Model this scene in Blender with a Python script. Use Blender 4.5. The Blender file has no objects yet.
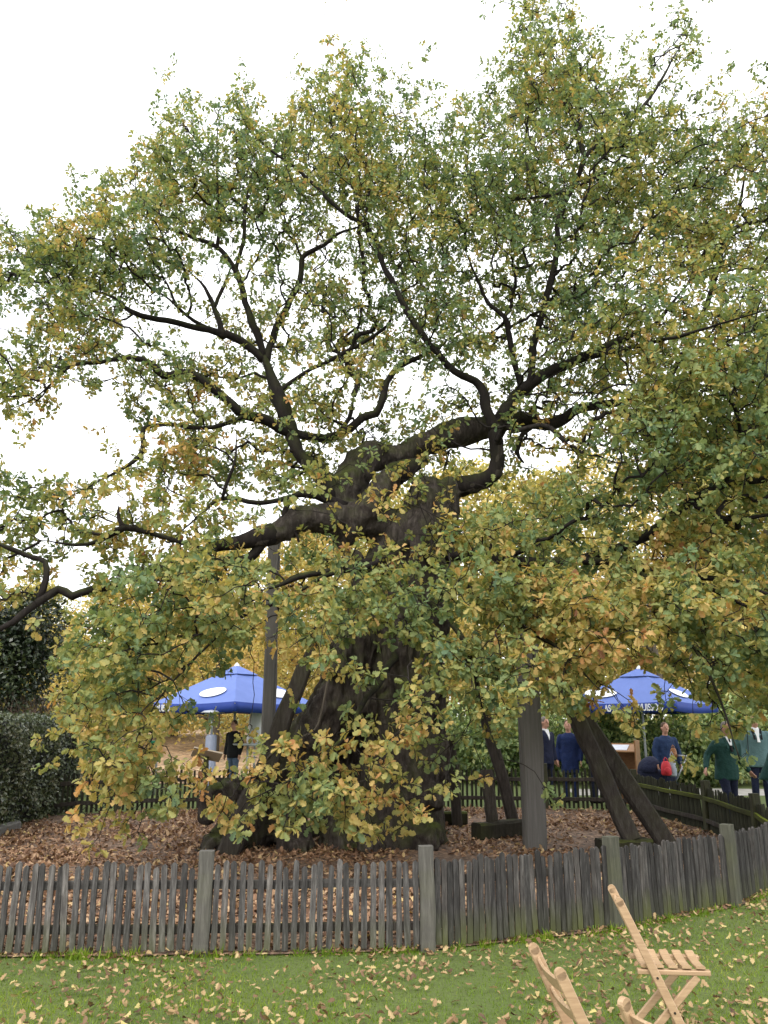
import bpy, bmesh, math, random
import numpy as np
from mathutils import Vector, Matrix, Quaternion, noise

random.seed(11)
rng = np.random.default_rng(11)
R = math.radians
scene = bpy.context.scene
COL = scene.collection

# ------------------------------------------------------------------ camera
W, H, F = 768, 1024, 800.0
CAMZ, PITCH = 1.65, R(14.7)
cp, sp = math.cos(PITCH), math.sin(PITCH)
cam_d = bpy.data.cameras.new('camera')
cam_d.sensor_fit = 'VERTICAL'; cam_d.sensor_height = 36.0; cam_d.lens = 36.0 * F / H
cam_d.clip_start = 0.05; cam_d.clip_end = 2000
cam = bpy.data.objects.new('camera', cam_d); COL.objects.link(cam)
cam.location = (0, 0, CAMZ); cam.rotation_euler = (R(90) + PITCH, 0, 0)
scene.camera = cam

def P(px, py, Y):
    u, v = (px - 384) / F, (512 - py) / F
    t = Y / (cp - v * sp)
    return Vector((u * t, Y, CAMZ + t * (sp + v * cp)))
def zc_of(p):
    return p[1] * cp + (p[2] - CAMZ) * sp
def proj(p):
    z = zc_of(p)
    return 384 + F * p[0] / z, 512 - F * ((p[2] - CAMZ) * cp - p[1] * sp) / z

# ------------------------------------------------------------------ materials
def new_mat(name):
    m = bpy.data.materials.new(name); m.use_nodes = True
    nt = m.node_tree
    b = nt.nodes['Principled BSDF']
    return m, nt, b
def N(nt, t, **kw):
    n = nt.nodes.new(t)
    for k, v in kw.items():
        if k.startswith('_'): setattr(n, k[1:], v)
        else: n.inputs[k.replace('__', ' ')].default_value = v
    return n
def ramp(nt, fac, stops, interp='LINEAR'):
    r = nt.nodes.new('ShaderNodeValToRGB'); e = r.color_ramp.elements
    r.color_ramp.interpolation = interp
    while len(e) > 1: e.remove(e[-1])
    e[0].position = stops[0][0]; e[0].color = (*stops[0][1], 1)
    for p, c in stops[1:]:
        x = e.new(p); x.color = (*c, 1)
    nt.links.new(fac, r.inputs[0]); return r.outputs[0]
def mix(nt, fac, a, b, blend='MIX'):
    n = nt.nodes.new('ShaderNodeMix'); n.data_type = 'RGBA'; n.blend_type = blend
    for sock, v in ((n.inputs[0], fac), (n.inputs[6], a), (n.inputs[7], b)):
        if isinstance(v, (int, float)): sock.default_value = v
        elif isinstance(v, tuple): sock.default_value = (*v, 1)
        else: nt.links.new(v, sock)
    return n.outputs[2]
def coords(nt, scale=(1, 1, 1), kind='Object'):
    tc = nt.nodes.new('ShaderNodeTexCoord'); mp = nt.nodes.new('ShaderNodeMapping')
    mp.inputs['Scale'].default_value = scale
    nt.links.new(tc.outputs[kind], mp.inputs[0]); return mp.outputs[0]
def nz(nt, vec, scale, detail=4, rough=.55):
    n = N(nt, 'ShaderNodeTexNoise', Scale=scale, Detail=detail, Roughness=rough)
    nt.links.new(vec, n.inputs['Vector']); return n.outputs['Fac']
def bump(nt, b, h, strength, dist):
    n = N(nt, 'ShaderNodeBump', Strength=strength, Distance=dist)
    nt.links.new(h, n.inputs['Height']); nt.links.new(n.outputs[0], b.inputs['Normal'])

def simple(name, c1, c2=None, rough=.6, scale=8, stretch=(1, 1, 1), bmp=0.0, bdist=.01, metal=0, spec=.3, rnd=0.0):
    m, nt, b = new_mat(name)
    c2 = c2 or tuple(x * .75 for x in c1)
    v = coords(nt, stretch)
    f = nz(nt, v, scale, 5)
    c = ramp(nt, f, [(.3, c2), (.7, c1)])
    if rnd:
        oi = nt.nodes.new('ShaderNodeObjectInfo')
        k = ramp(nt, oi.outputs['Random'], [(0, (1 - rnd,) * 3), (1, (1 + rnd * .6,) * 3)])
        c = mix(nt, 1.0, c, k, 'MULTIPLY')
    nt.links.new(c, b.inputs['Base Color'])
    b.inputs['Roughness'].default_value = rough; b.inputs['Metallic'].default_value = metal
    b.inputs['Specular IOR Level'].default_value = spec
    if bmp: bump(nt, b, f, bmp, bdist)
    return m

def leaf_mat(name, stops, transl=.4, rough=.55, spec=.3):
    m, nt, b = new_mat(name)
    at = nt.nodes.new('ShaderNodeAttribute'); at.attribute_name = 'tone'
    c = ramp(nt, at.outputs['Fac'], stops)
    nt.links.new(c, b.inputs['Base Color'])
    b.inputs['Roughness'].default_value = rough; b.inputs['Specular IOR Level'].default_value = spec
    tr = nt.nodes.new('ShaderNodeBsdfTranslucent')
    tc = mix(nt, 1.0, c, (1.25, 1.2, .75), 'MULTIPLY')
    nt.links.new(tc, tr.inputs['Color'])
    ms = nt.nodes.new('ShaderNodeMixShader'); ms.inputs[0].default_value = transl
    nt.links.new(b.outputs[0], ms.inputs[1]); nt.links.new(tr.outputs[0], ms.inputs[2])
    nt.links.new(ms.outputs[0], nt.nodes['Material Output'].inputs['Surface'])
    return m

def bark_mat(name, c1, c2, c3, moss=0.5, stretch=(6, 6, 1.2), mossc=(.055, .07, .012), bd=.05, mscale=2.2):
    m, nt, b = new_mat(name)
    v = coords(nt, stretch)
    n1 = nz(nt, v, 2.2, 8, .65); n2 = nz(nt, coords(nt), 1.3, 4)
    c = ramp(nt, n1, [(.3, c1), (.5, c2), (.72, c3)])
    c = mix(nt, n2, c, tuple(x * .7 for x in c2))
    if moss:
        g = nt.nodes.new('ShaderNodeNewGeometry'); s = nt.nodes.new('ShaderNodeSeparateXYZ')
        nt.links.new(g.outputs['Normal'], s.inputs[0])
        mr = N(nt, 'ShaderNodeMapRange'); mr.inputs[1].default_value = -.2; mr.inputs[2].default_value = .8
        nt.links.new(s.outputs['Z'], mr.inputs[0])
        mm = nt.nodes.new('ShaderNodeMath'); mm.operation = 'MULTIPLY'
        nt.links.new(mr.outputs[0], mm.inputs[0])
        mk = ramp(nt, nz(nt, coords(nt), mscale, 6), [(.42, (0, 0, 0)), (.62, (1, 1, 1))])
        nt.links.new(mk, mm.inputs[1])
        m2 = nt.nodes.new('ShaderNodeMath'); m2.operation = 'MULTIPLY'; m2.inputs[1].default_value = moss
        nt.links.new(mm.outputs[0], m2.inputs[0])
        c = mix(nt, m2.outputs[0], c, mossc)
    nt.links.new(c, b.inputs['Base Color']); b.inputs['Roughness'].default_value = .9
    b.inputs['Specular IOR Level'].default_value = .15
    bump(nt, b, n1, .9, bd)
    return m

M = {}
M['bark'] = bark_mat('oak_bark', (.011, .009, .008), (.055, .045, .039), (.17, .148, .13), .9, (7, 7, 2.4), bd=.07)
M['limb'] = bark_mat('limb_bark', (.010, .008, .008), (.020, .016, .015), (.042, .034, .030), .6, bd=.03)
M['twig'] = bark_mat('twig_bark', (.012, .010, .009), (.024, .020, .018), (.05, .042, .036), 0, (8, 8, 8), bd=.005)
M['bgbark'] = bark_mat('pale_bark', (.06, .05, .04), (.13, .11, .09), (.22, .19, .15), .2)
M['oldwood'] = bark_mat('old_dark_timber', (.022, .018, .015), (.052, .044, .039), (.11, .097, .086), .5, (14, 14, 1.5), bd=.012, mossc=(.05, .06, .012))
M['mosswood'] = bark_mat('mossy_timber', (.014, .012, .009), (.03, .027, .02), (.06, .055, .04), 1.0, (10, 10, 3), bd=.012, mossc=(.08, .10, .014), mscale=1.0)
M['greypost'] = bark_mat('grey_timber', (.095, .09, .083), (.15, .142, .132), (.21, .2, .19), .12, (16, 16, .7), bd=.006)
M['leaf'] = leaf_mat('oak_leaf', [(0, (.11, .175, .098)), (.25, (.17, .235, .10)), (.45, (.265, .29, .10)), (.62, (.42, .355, .115)),
                                  (.78, (.56, .38, .15)), (.9, (.52, .27, .11)), (1, (.25, .12, .06))], .44)
M['yleaf'] = leaf_mat('autumn_leaf', [(0, (.17, .20, .075)), (.35, (.36, .34, .12)), (.65, (.58, .48, .17)), (1, (.56, .40, .17))], .45)
M['gleaf'] = leaf_mat('shrub_leaf', [(0, (.05, .09, .03)), (.5, (.15, .22, .075)), (.85, (.36, .44, .18)), (1, (.46, .46, .17))], .35, .4, .5)
M['dleaf'] = leaf_mat('dark_leaf', [(0, (.010, .018, .008)), (.6, (.022, .036, .014)), (1, (.055, .07, .025))], .1, .35, .5)
M['hleaf'] = leaf_mat('hedge_leaf', [(0, (.03, .045, .02)), (.55, (.075, .10, .045)), (.88, (.15, .17, .085)), (1, (.28, .28, .21))], .12, .35, .6)
M['fallen'] = leaf_mat('dead_leaf', [(0, (.07, .04, .024)), (.3, (.17, .10, .05)), (.6, (.31, .205, .10)), (.85, (.40, .30, .15)), (1, (.44, .37, .13))], .1, .6)
M['carpet'] = leaf_mat('carpet_leaf', [(0, (.065, .034, .022)), (.35, (.16, .085, .048)), (.65, (.30, .175, .10)), (.87, (.44, .30, .18)), (1, (.50, .37, .14))], .1, .6)
M['grassblade'] = leaf_mat('grass_blade', [(0, (.07, .125, .008)), (.5, (.14, .225, .014)), (.8, (.24, .30, .03)), (1, (.36, .32, .09))], .3, .5)

def ground_mat():
    m, nt, b = new_mat('lawn_turf')
    v = coords(nt)
    a = nz(nt, v, .7, 5); f = nz(nt, v, 40, 3)
    c = mix(nt, a, (.055, .098, .012), (.11, .14, .026))
    c2 = mix(nt, ramp(nt, f, [(.35, (0, 0, 0)), (.65, (1, 1, 1))]), c, (.05, .045, .02))
    nt.links.new(mix(nt, .45, c, c2), b.inputs['Base Color']); b.inputs['Roughness'].default_value = .95
    bump(nt, b, f, .6, .03)
    return m
M['lawn'] = ground_mat()
def litter_mat(name, cs, scale=26):
    m, nt, b = new_mat(name)
    v = coords(nt)
    vo = N(nt, 'ShaderNodeTexVoronoi', Scale=scale); nt.links.new(v, vo.inputs['Vector'])
    sx = nt.nodes.new('ShaderNodeSeparateColor'); nt.links.new(vo.outputs['Color'], sx.inputs[0])
    c = ramp(nt, sx.outputs[0], [(0, cs[0]), (.35, cs[1]), (.7, cs[2]), (1, cs[3])])
    nt.links.new(mix(nt, ramp(nt, nz(nt, v, 1.1, 5), [(.4, (0, 0, 0)), (.7, (.7, .7, .7))]), c, cs[0]), b.inputs['Base Color'])
    b.inputs['Roughness'].default_value = .95
    bump(nt, b, sx.outputs[1], .7, .03)
    return m
M['litter'] = litter_mat('leaf_litter_soil', [(.045, .030, .022), (.10, .055, .032), (.19, .11, .065), (.30, .20, .13)])
M['bank'] = litter_mat('leafy_bank', [(.13, .09, .055), (.28, .17, .09), (.38, .245, .13), (.44, .33, .19)], 9)
M['path'] = simple('gravel_path', (.40, .38, .35), (.28, .26, .23), .95, 3, bmp=.3)

def picket_mat(name='weathered_picket', dk=.60, alg=.55):
    m, nt, b = new_mat(name)
    v = coords(nt, (30, 30, 3))
    oi = nt.nodes.new('ShaderNodeObjectInfo')
    ad = nt.nodes.new('ShaderNodeVectorMath'); ad.operation = 'ADD'
    sc = nt.nodes.new('ShaderNodeVectorMath'); sc.operation = 'SCALE'; sc.inputs['Scale'].default_value = 40
    cx = nt.nodes.new('ShaderNodeCombineXYZ')
    for i in range(3): nt.links.new(oi.outputs['Random'], cx.inputs[i])
    nt.links.new(cx.outputs[0], sc.inputs[0]); nt.links.new(v, ad.inputs[0]); nt.links.new(sc.outputs[0], ad.inputs[1])
    f = nz(nt, ad.outputs[0], 1.6, 9, .75)
    c = ramp(nt, f, [(.28, tuple(dk * q for q in (.045, .040, .042))), (.5, tuple(dk * q for q in (.125, .118, .112))), (.68, tuple(dk * q for q in (.30, .285, .275)))])
    k = ramp(nt, oi.outputs['Random'], [(0, (.55, .55, .55)), (.5, (.95, .95, .95)), (1, (1.45, 1.4, 1.35))])
    c = mix(nt, 1.0, c, k, 'MULTIPLY')
    # algae growing up from the damp foot of each picket
    s = nt.nodes.new('ShaderNodeSeparateXYZ'); tc = nt.nodes.new('ShaderNodeTexCoord'); nt.links.new(tc.outputs['Object'], s.inputs[0])
    mr = N(nt, 'ShaderNodeMapRange'); mr.inputs[1].default_value = .26; mr.inputs[2].default_value = 0.0
    mr.inputs[3].default_value = 0; mr.inputs[4].default_value = alg
    nt.links.new(s.outputs['Z'], mr.inputs[0])
    mu = nt.nodes.new('ShaderNodeMath'); mu.operation = 'MULTIPLY'
    nt.links.new(mr.outputs[0], mu.inputs[0]); nt.links.new(ramp(nt, oi.outputs['Random'], [(.3, (.2, .2, .2)), (.8, (1, 1, 1))]), mu.inputs[1])
    c = mix(nt, mu.outputs[0], c, (.075, .085, .025))
    nt.links.new(c, b.inputs['Base Color']); b.inputs['Roughness'].default_value = .9; b.inputs['Specular IOR Level'].default_value = .15
    bump(nt, b, f, .6, .006)
    return m
M['picket'] = picket_mat()
M['picket2'] = picket_mat('dark_weathered_picket', .37, .9)
M['fencepost'] = bark_mat('fence_post_wood', (.055, .052, .045), (.11, .104, .092), (.20, .19, .168), .8, (22, 22, 2), bd=.006, mossc=(.10, .12, .02))
M['railgrey'] = bark_mat('grey_rail_wood', (.035, .032, .03), (.075, .07, .066), (.13, .12, .115), .1, (3, 14, 14), bd=.004)
M['midpost'] = bark_mat('mossy_fence_post', (.045, .045, .036), (.085, .085, .065), (.14, .137, .11), .85, (22, 22, 2), bd=.006, mossc=(.11, .13, .02))
M['greenpost'] = bark_mat('algae_post_wood', (.03, .03, .022), (.055, .055, .035), (.10, .10, .055), .9, (22, 22, 2), bd=.006, mossc=(.10, .13, .015))
M['mossrail'] = bark_mat('mossy_rail', (.03, .03, .018), (.05, .055, .02), (.08, .09, .03), 1.0, (3, 3, 12), bd=.01, mossc=(.16, .20, .012), mscale=1.0)
M['darkpicket'] = simple('dark_picket', (.055, .058, .036), (.022, .022, .017), .95, 1.0, (30, 30, 3), .4, .005, spec=.1, rnd=.35)
M['beech'] = simple('beech_wood', (.47, .325, .195), (.31, .20, .115), .42, 3.0, (2.5, 26, 26), .05, .002, spec=.4, rnd=.06)
M['screw'] = simple('dark_screw', (.08, .07, .06), rough=.4, metal=.8)
M['canopy'] = simple('blue_canvas', (.115, .175, .45), (.10, .155, .41), .65, 3)
M['valance'] = simple('blue_valance', (.018, .048, .26), (.014, .04, .22), .65, 3)
M['white'] = simple('white_print', (.82, .83, .85), (.76, .77, .80), .6, 4)
M['logoblue'] = simple('logo_blue_ink', (.5, .55, .72), None, .6)
M['steel'] = simple('grey_steel', (.42, .44, .47), (.36, .38, .41), .4, 4, metal=.3)
M['bluegrey'] = simple('blue_grey_metal', (.22, .25, .33), (.18, .2, .27), .5, 4)
M['board'] = simple('pale_board', (.55, .47, .37), (.46, .39, .3), .6, 4, (3, 20, 20))
M['brownwood'] = simple('brown_plywood', (.34, .185, .085), (.25, .13, .06), .6, 3, (4, 4, 14))
M['paper'] = simple('paper', (.62, .64, .70), (.5, .52, .6), .8, 8)
M['skin'] = simple('skin', (.55, .31, .22), (.48, .25, .18), .5, 6)
M['eye'] = simple('eye_dark', (.03, .02, .02), rough=.3)
M['navy'] = simple('navy_wool', (.012, .016, .045), (.008, .011, .03), .85, 7, bmp=.8, bdist=.05)
M['blue'] = simple('blue_cloth', (.010, .024, .10), (.008, .018, .07), .85, 7, bmp=.8, bdist=.05)
M['suitblue'] = simple('suit_blue', (.022, .045, .12), (.016, .034, .09), .85, 7, bmp=.8, bdist=.05)
M['green'] = simple('green_loden', (.020, .066, .058), (.014, .05, .045), .85, 7, bmp=.8, bdist=.05)
M['teal'] = simple('teal_loden', (.11, .19, .20), (.09, .16, .17), .85, 7, bmp=.8, bdist=.05)
M['black'] = simple('black_cloth', (.010, .010, .012), rough=.85)
M['jeans'] = simple('jeans', (.10, .14, .22), (.075, .11, .18), .9, 25)
M['hairgrey'] = simple('grey_hair', (.22, .19, .17), (.14, .12, .1), .7, 40)
M['hairdark'] = simple('dark_hair', (.02, .015, .012), rough=.6)
M['hairbrown'] = simple('brown_hair', (.10, .055, .03), rough=.6)
M['red'] = simple('red_nylon', (.55, .035, .05), (.42, .025, .035), .6, 10)
M['leather'] = simple('tan_leather', (.30, .13, .05), rough=.5)
M['plastgreen'] = simple('green_plastic', (.01, .16, .08), rough=.5)
M['greycloth'] = simple('grey_canvas', (.38, .42, .48), (.3, .33, .4), .8, 10)

# ------------------------------------------------------------------ object helpers
def link(o): COL.objects.link(o); return o
def mesh_obj(name, me, mat=None, parent=None):
    o = bpy.data.objects.new(name, me)
    if mat is not None:
        for mm in (mat if isinstance(mat, (list, tuple)) else [mat]): me.materials.append(mm)
    if parent is not None: o.parent = parent
    return link(o)
def from_bm(name, bm, mat, parent=None, smooth=False):
    me = bpy.data.meshes.new(name); bm.normal_update(); bm.to_mesh(me); bm.free()
    if smooth: me.polygons.foreach_set('use_smooth', [True] * len(me.polygons))
    return mesh_obj(name, me, mat, parent)
def tag(o, label, cat, group=None, kind=None):
    if label: o['label'] = label
    if cat: o['category'] = cat
    if group: o['group'] = group
    if kind: o['kind'] = kind
    return o
def empty(name, loc, label, cat, group=None, rz=0):
    o = bpy.data.objects.new(name, None); o.location = loc; o.rotation_euler = (0, 0, rz)
    o.empty_display_size = .2
    return tag(link(o), label, cat, group)
def np_mesh(name, verts, faces_idx, loop_tot, tone=None, smooth=False):
    """verts (n,3); faces_idx flat loop vertex indices; loop_tot per-face counts"""
    me = bpy.data.meshes.new(name)
    me.vertices.add(len(verts)); me.vertices.foreach_set('co', np.ascontiguousarray(verts, dtype=np.float32).ravel())
    me.loops.add(len(faces_idx)); me.loops.foreach_set('vertex_index', np.ascontiguousarray(faces_idx, dtype=np.int32))
    me.polygons.add(len(loop_tot))
    st = np.concatenate([[0], np.cumsum(loop_tot)[:-1]]).astype(np.int32)
    me.polygons.foreach_set('loop_start', st); me.polygons.foreach_set('loop_total', np.asarray(loop_tot, dtype=np.int32))
    me.polygons.foreach_set('use_smooth', np.full(len(loop_tot), smooth))
    if tone is not None:
        a = me.attributes.new('tone', 'FLOAT', 'FACE'); a.data.foreach_set('value', np.ascontiguousarray(tone, dtype=np.float32))
    me.update(calc_edges=True)
    return me

# leaves ------------------------------------------------------------
_hr = [(.07, .10), (.21, .24), (.13, .36), (.33, .52), (.20, .63), (.31, .80), (.16, .94)]
OAK = np.array([(0, 0, 0), (0, .5, 0), (0, 1, 0)] + [(x, y, 0) for x, y in _hr] + [(-x, y, 0) for x, y in _hr])
OAKF = [[0] + list(range(3, 10)) + [2, 1], [1, 2] + list(range(16, 9, -1)) + [0]]
DIA = np.array([(0, 0, 0), (.28, .45, 0), (0, 1, 0), (-.28, .45, 0)])
DIAF = [[0, 1, 2], [0, 2, 3]]
GRS = np.array([(-.5, 0, 0), (.5, 0, 0), (0, 1, 0)]); GRSF = [[0, 1, 2]]
def nrm(a): return a / np.maximum(np.linalg.norm(a, axis=1, keepdims=True), 1e-9)
def leaf_mesh(name, pos, dirs, nors, size, tone, tmpl=OAK, faces=OAKF, fold=.35, bend=.3, wid=1.0):
    n = len(pos); k = len(tmpl)
    d = nrm(dirs); s = nrm(np.cross(d, nors)); u = np.cross(s, d)
    fo = rng.normal(fold, .2, n)[:, None]; be = rng.normal(bend, .3, n)[:, None]
    x, y = tmpl[:, 0][None] * wid, tmpl[:, 1][None]
    z = np.abs(x) * fo - y * y * be * .5
    L = size[:, None]
    v = pos[:, None, :] + (x * L)[..., None] * s[:, None, :] + (y * L)[..., None] * d[:, None, :] + (z * L)[..., None] * u[:, None, :]
    base = (np.arange(n) * k)[:, None]
    fl = np.array([i for f in faces for i in f]); lt = np.array([len(f) for f in faces])
    idx = (base + fl[None]).ravel()
    return np_mesh(name, v.reshape(-1, 3), idx, np.tile(lt, n), np.repeat(np.clip(tone, 0, 1), len(faces)))

# tubes for twig edges (vectorised prisms)
def edge_tubes(name, p0, p1, r0, r1, sides=4):
    n = len(p0); d = nrm(p1 - p0)
    ref = np.where(np.abs(d[:, 2:3]) < .9, np.array([[0, 0, 1.]]), np.array([[1., 0, 0]]))
    a = nrm(np.cross(d, ref)); b = np.cross(d, a)
    th = np.arange(sides) * 2 * math.pi / sides
    ring = a[:, None, :] * np.cos(th)[None, :, None] + b[:, None, :] * np.sin(th)[None, :, None]
    v = np.concatenate([p0[:, None] + ring * r0[:, None, None], p1[:, None] + ring * r1[:, None, None]], 1)
    q = []
    for i in range(sides): q += [i, (i + 1) % sides, sides + (i + 1) % sides, sides + i]
    idx = ((np.arange(n) * 2 * sides)[:, None] + np.array(q)[None]).ravel()
    return np_mesh(name, v.reshape(-1, 3), idx, np.full(n * sides, 4), None, True)

def catmull(pts, step):
    pts = [np.array(p, float) for p in pts]
    P0 = [2 * pts[0] - pts[1]] + pts + [2 * pts[-1] - pts[-2]]
    out = []
    for i in range(1, len(P0) - 2):
        a, b, c, d = P0[i - 1], P0[i], P0[i + 1], P0[i + 2]
        n = max(2, int(np.linalg.norm((c - b)[:3]) / step))
        for k in range(n):
            t = k / n
            out.append(.5 * ((2 * b) + (-a + c) * t + (2 * a - 5 * b + 4 * c - d) * t * t + (-a + 3 * b - 3 * c + d) * t ** 3))
    out.append(pts[-1]); return np.array(out)

def add_sweep(bm, path, rad, sides=10, rough=.0, seed=0, ridge=None, caps=True):
    """path (n,3), rad (n,) -> tube with parallel transported frame"""
    n = len(path); prev = None; rings = []
    up = Vector((0, 0, 1))
    for i in range(n):
        p = Vector(path[i]); t = (Vector(path[min(i + 1, n - 1)]) - Vector(path[max(i - 1, 0)])).normalized()
        if prev is None:
            a = t.cross(Vector((0, 1, .1))).normalized()
        else:
            a = (prev - t * prev.dot(t)).normalized()
        prev = a; b = t.cross(a)
        ring = []
        for k in range(sides):
            th = 2 * math.pi * k / sides
            r = rad[i]
            if ridge: r *= ridge(th, i / (n - 1))
            q = p + (a * math.cos(th) + b * math.sin(th)) * r
            if rough: q += (q - p) * (noise.noise(q * (1.1 / max(rad[i], .03)) + Vector((seed, 0, 0))) * rough)
            ring.append(bm.verts.new(q))
        rings.append(ring)
    for i in range(n - 1):
        for k in range(sides):
            bm.faces.new((rings[i][k], rings[i][(k + 1) % sides], rings[i + 1][(k + 1) % sides], rings[i + 1][k]))
    if caps:
        bm.faces.new(rings[0][::-1]); bm.faces.new(rings[-1])

def add_box(bm, c, size, rot=None, bev=0):
    m = Matrix.Translation(Vector(c)) @ (rot.to_4x4() if rot is not None else Matrix.Identity(4)) @ Matrix.Diagonal((*size, 1))
    r = bmesh.ops.create_cube(bm, size=1, matrix=m)
    if bev:
        es = list({e for v in r['verts'] for e in v.link_edges})
        bmesh.ops.bevel(bm, geom=es, offset=bev, segments=2, affect='EDGES', profile=.7)
def add_beam(bm, p0, p1, w, d, bev=.006, roll=0, nseg=1, wob=0, taper=1.0, seed=0):
    """square timber from p0 to p1 with slight hewn irregularity"""
    p0, p1 = Vector(p0), Vector(p1); t = (p1 - p0); L = t.length; t.normalize()
    a = t.cross(Vector((0, 1, 0)) if abs(t.y) < .95 else Vector((1, 0, 0))).normalized(); b = t.cross(a)
    a, b = a * math.cos(roll) + b * math.sin(roll), b * math.cos(roll) - a * math.sin(roll)
    c = min(w, d) * .12 + bev * .2
    sec = [(-w/2 + c, -d/2), (w/2 - c, -d/2), (w/2, -d/2 + c), (w/2, d/2 - c), (w/2 - c, d/2), (-w/2 + c, d/2), (-w/2, d/2 - c), (-w/2, -d/2 + c)]
    rings = []
    for i in range(nseg + 1):
        s = i / nseg; k = 1 + (taper - 1) * s
        off = Vector((0, 0, 0))
        if wob: off = a * noise.noise(Vector((s * 3, seed, 0))) * wob + b * noise.noise(Vector((s * 3, seed, 9))) * wob
        rings.append([bm.verts.new(p0 + t * L * s + off + a * x * k * (1 + (noise.noise(Vector((s * 7, j, seed))) * .12 if wob else 0)) + b * y * k) for j, (x, y) in enumerate(sec)])
    for i in range(nseg):
        for j in range(8):
            bm.faces.new((rings[i][j], rings[i][(j + 1) % 8], rings[i + 1][(j + 1) % 8], rings[i + 1][j]))
    bm.faces.new(rings[0][::-1]); bm.faces.new(rings[-1])
def add_cyl(bm, p0, p1, r0, r1=None, sides=12):
    r1 = r0 if r1 is None else r1
    add_sweep(bm, [p0, p1], [r0, r1], sides)
def add_ell(bm, c, r, rot=None, u=14, v=9):
    m = Matrix.Translation(Vector(c)) @ (rot.to_4x4() if rot is not None else Matrix.Identity(4)) @ Matrix.Diagonal((*r, 1))
    bmesh.ops.create_uvsphere(bm, u_segments=u, v_segments=v, radius=1, matrix=m)
def add_loft(bm, rings, sides=16):
    """rings: (centre, rx, ry) ellipses in the XY plane, stacked; closed solid"""
    rs = []
    for c, rx, ry in rings:
        rs.append([bm.verts.new((c[0] + rx * math.cos(2 * math.pi * k / sides), c[1] + ry * math.sin(2 * math.pi * k / sides), c[2])) for k in range(sides)])
    for i in range(len(rs) - 1):
        for k in range(sides):
            bm.faces.new((rs[i][k], rs[i][(k + 1) % sides], rs[i + 1][(k + 1) % sides], rs[i + 1][k]))
    bm.faces.new(rs[0][::-1]); bm.faces.new(rs[-1])
def remeshed(name, bm, voxel, mat, parent=None, smooth_it=2):
    bmesh.ops.recalc_face_normals(bm, faces=bm.faces)
    me = bpy.data.meshes.new('tmp'); bm.to_mesh(me); bm.free()
    o = link(bpy.data.objects.new('tmp', me))
    md = o.modifiers.new('r', 'REMESH'); md.mode = 'VOXEL'; md.voxel_size = voxel; md.use_smooth_shade = True
    if smooth_it:
        s = o.modifiers.new('s', 'SMOOTH'); s.iterations = smooth_it; s.factor = .5
    dg = bpy.context.evaluated_depsgraph_get(); dg.update()
    me2 = bpy.data.meshes.new_from_object(o.evaluated_get(dg))
    bpy.data.objects.remove(o); bpy.data.meshes.remove(me)
    me2.name = name; me2.materials.clear()
    return mesh_obj(name, me2, mat, parent)

# ------------------------------------------------------------------ ground
def ss(a, b, x):
    t = min(1, max(0, (x - a) / (b - a))); return t * t * (3 - 2 * t)
def gz(x, y):
    h = 1.0 * ss(24, 42, y) * ss(2, -6, x) + 2.0 * ss(45, 120, y)
    h += .03 * noise.noise(Vector((x * .35, y * .35, 0))) * ss(3, 6, y) if y < 60 else 0
    return h
def sheet(name, xs, ys, dz, mat, inside=None):
    bm = bmesh.new(); g = {}
    for i, x in enumerate(xs):
        for j, y in enumerate(ys): g[i, j] = bm.verts.new((x, y, gz(x, y) + dz))
    for i in range(len(xs) - 1):
        for j in range(len(ys) - 1):
            bm.faces.new((g[i, j], g[i + 1, j], g[i + 1, j + 1], g[i, j + 1]))
    o = from_bm(name, bm, mat, None, True); o['kind'] = 'structure'; return o
def axis(a, b, n): return [a + (b - a) * i / n for i in range(n + 1)]
sheet('ground', [-600, -200, -80, -40] + axis(-25, 25, 60) + [40, 80, 200, 600], [-60, -20, -5] + axis(0, 60, 80) + [80, 120, 200, 400, 900], 0, M['lawn'])

# enclosure outline (fence posts), metres
FRONT = [(-6.25, 7.35), (-4.66, 6.62), (-3.01, 6.42), (-1.34, 6.47), (.33, 6.6), (1.9, 7.2), (3.25, 8.1), (4.35, 9.35)]
RIGHT = [(4.35, 9.35), (4.80, 10.95), (5.02, 13.2), (4.75, 16.0)]
BACK = [(4.75, 16.0), (3.15, 16.5), (1.46, 16.75), (-.2, 16.8), (-1.85, 16.7), (-3.5, 16.4), (-5.0, 15.9), (-6.4, 15.3)]
LEFT = [(-6.4, 15.3), (-7.0, 12.0), (-6.9, 9.4), (-6.25, 7.35)]
OUT = FRONT[:-1] + RIGHT[:-1] + BACK[:-1] + LEFT[:-1]
def in_poly(x, y, poly=OUT):
    c = False; n = len(poly)
    for i in range(n):
        x1, y1 = poly[i]; x2, y2 = poly[(i + 1) % n]
        if (y1 > y) != (y2 > y) and x < (x2 - x1) * (y - y1) / (y2 - y1) + x1: c = not c
    return c
bm = bmesh.new()                                  # leaf bed inside the fence, draped on the ground
ctr = (-.8, 11.6)
rings = []
for k in range(0, 13):
    s = k / 12
    rr = []
    pts = []
    for i in range(len(OUT)):
        a, b = OUT[i], OUT[(i + 1) % len(OUT)]
        for t in (0, .33, .66): pts.append((a[0] + (b[0] - a[0]) * t, a[1] + (b[1] - a[1]) * t))
    for (x, y) in pts:
        e = 1.0 + .012 * noise.noise(Vector((x * 3, y * 3, 1))) + .008
        X, Y = ctr[0] + (x - ctr[0]) * s * e, ctr[1] + (y - ctr[1]) * s * e
        rr.append(bm.verts.new((X, Y, gz(X, Y) + .012)))
        if k == 0: break
    rings.append(rr)
m_ = len(pts)
for i in range(m_):
    bm.faces.new((rings[0][0], rings[1][i], rings[1][(i + 1) % m_]))
for k in range(1, 12):
    for i in range(m_):
        bm.faces.new((rings[k][i], rings[k + 1][i], rings[k + 1][(i + 1) % m_], rings[k][(i + 1) % m_]))
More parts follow.
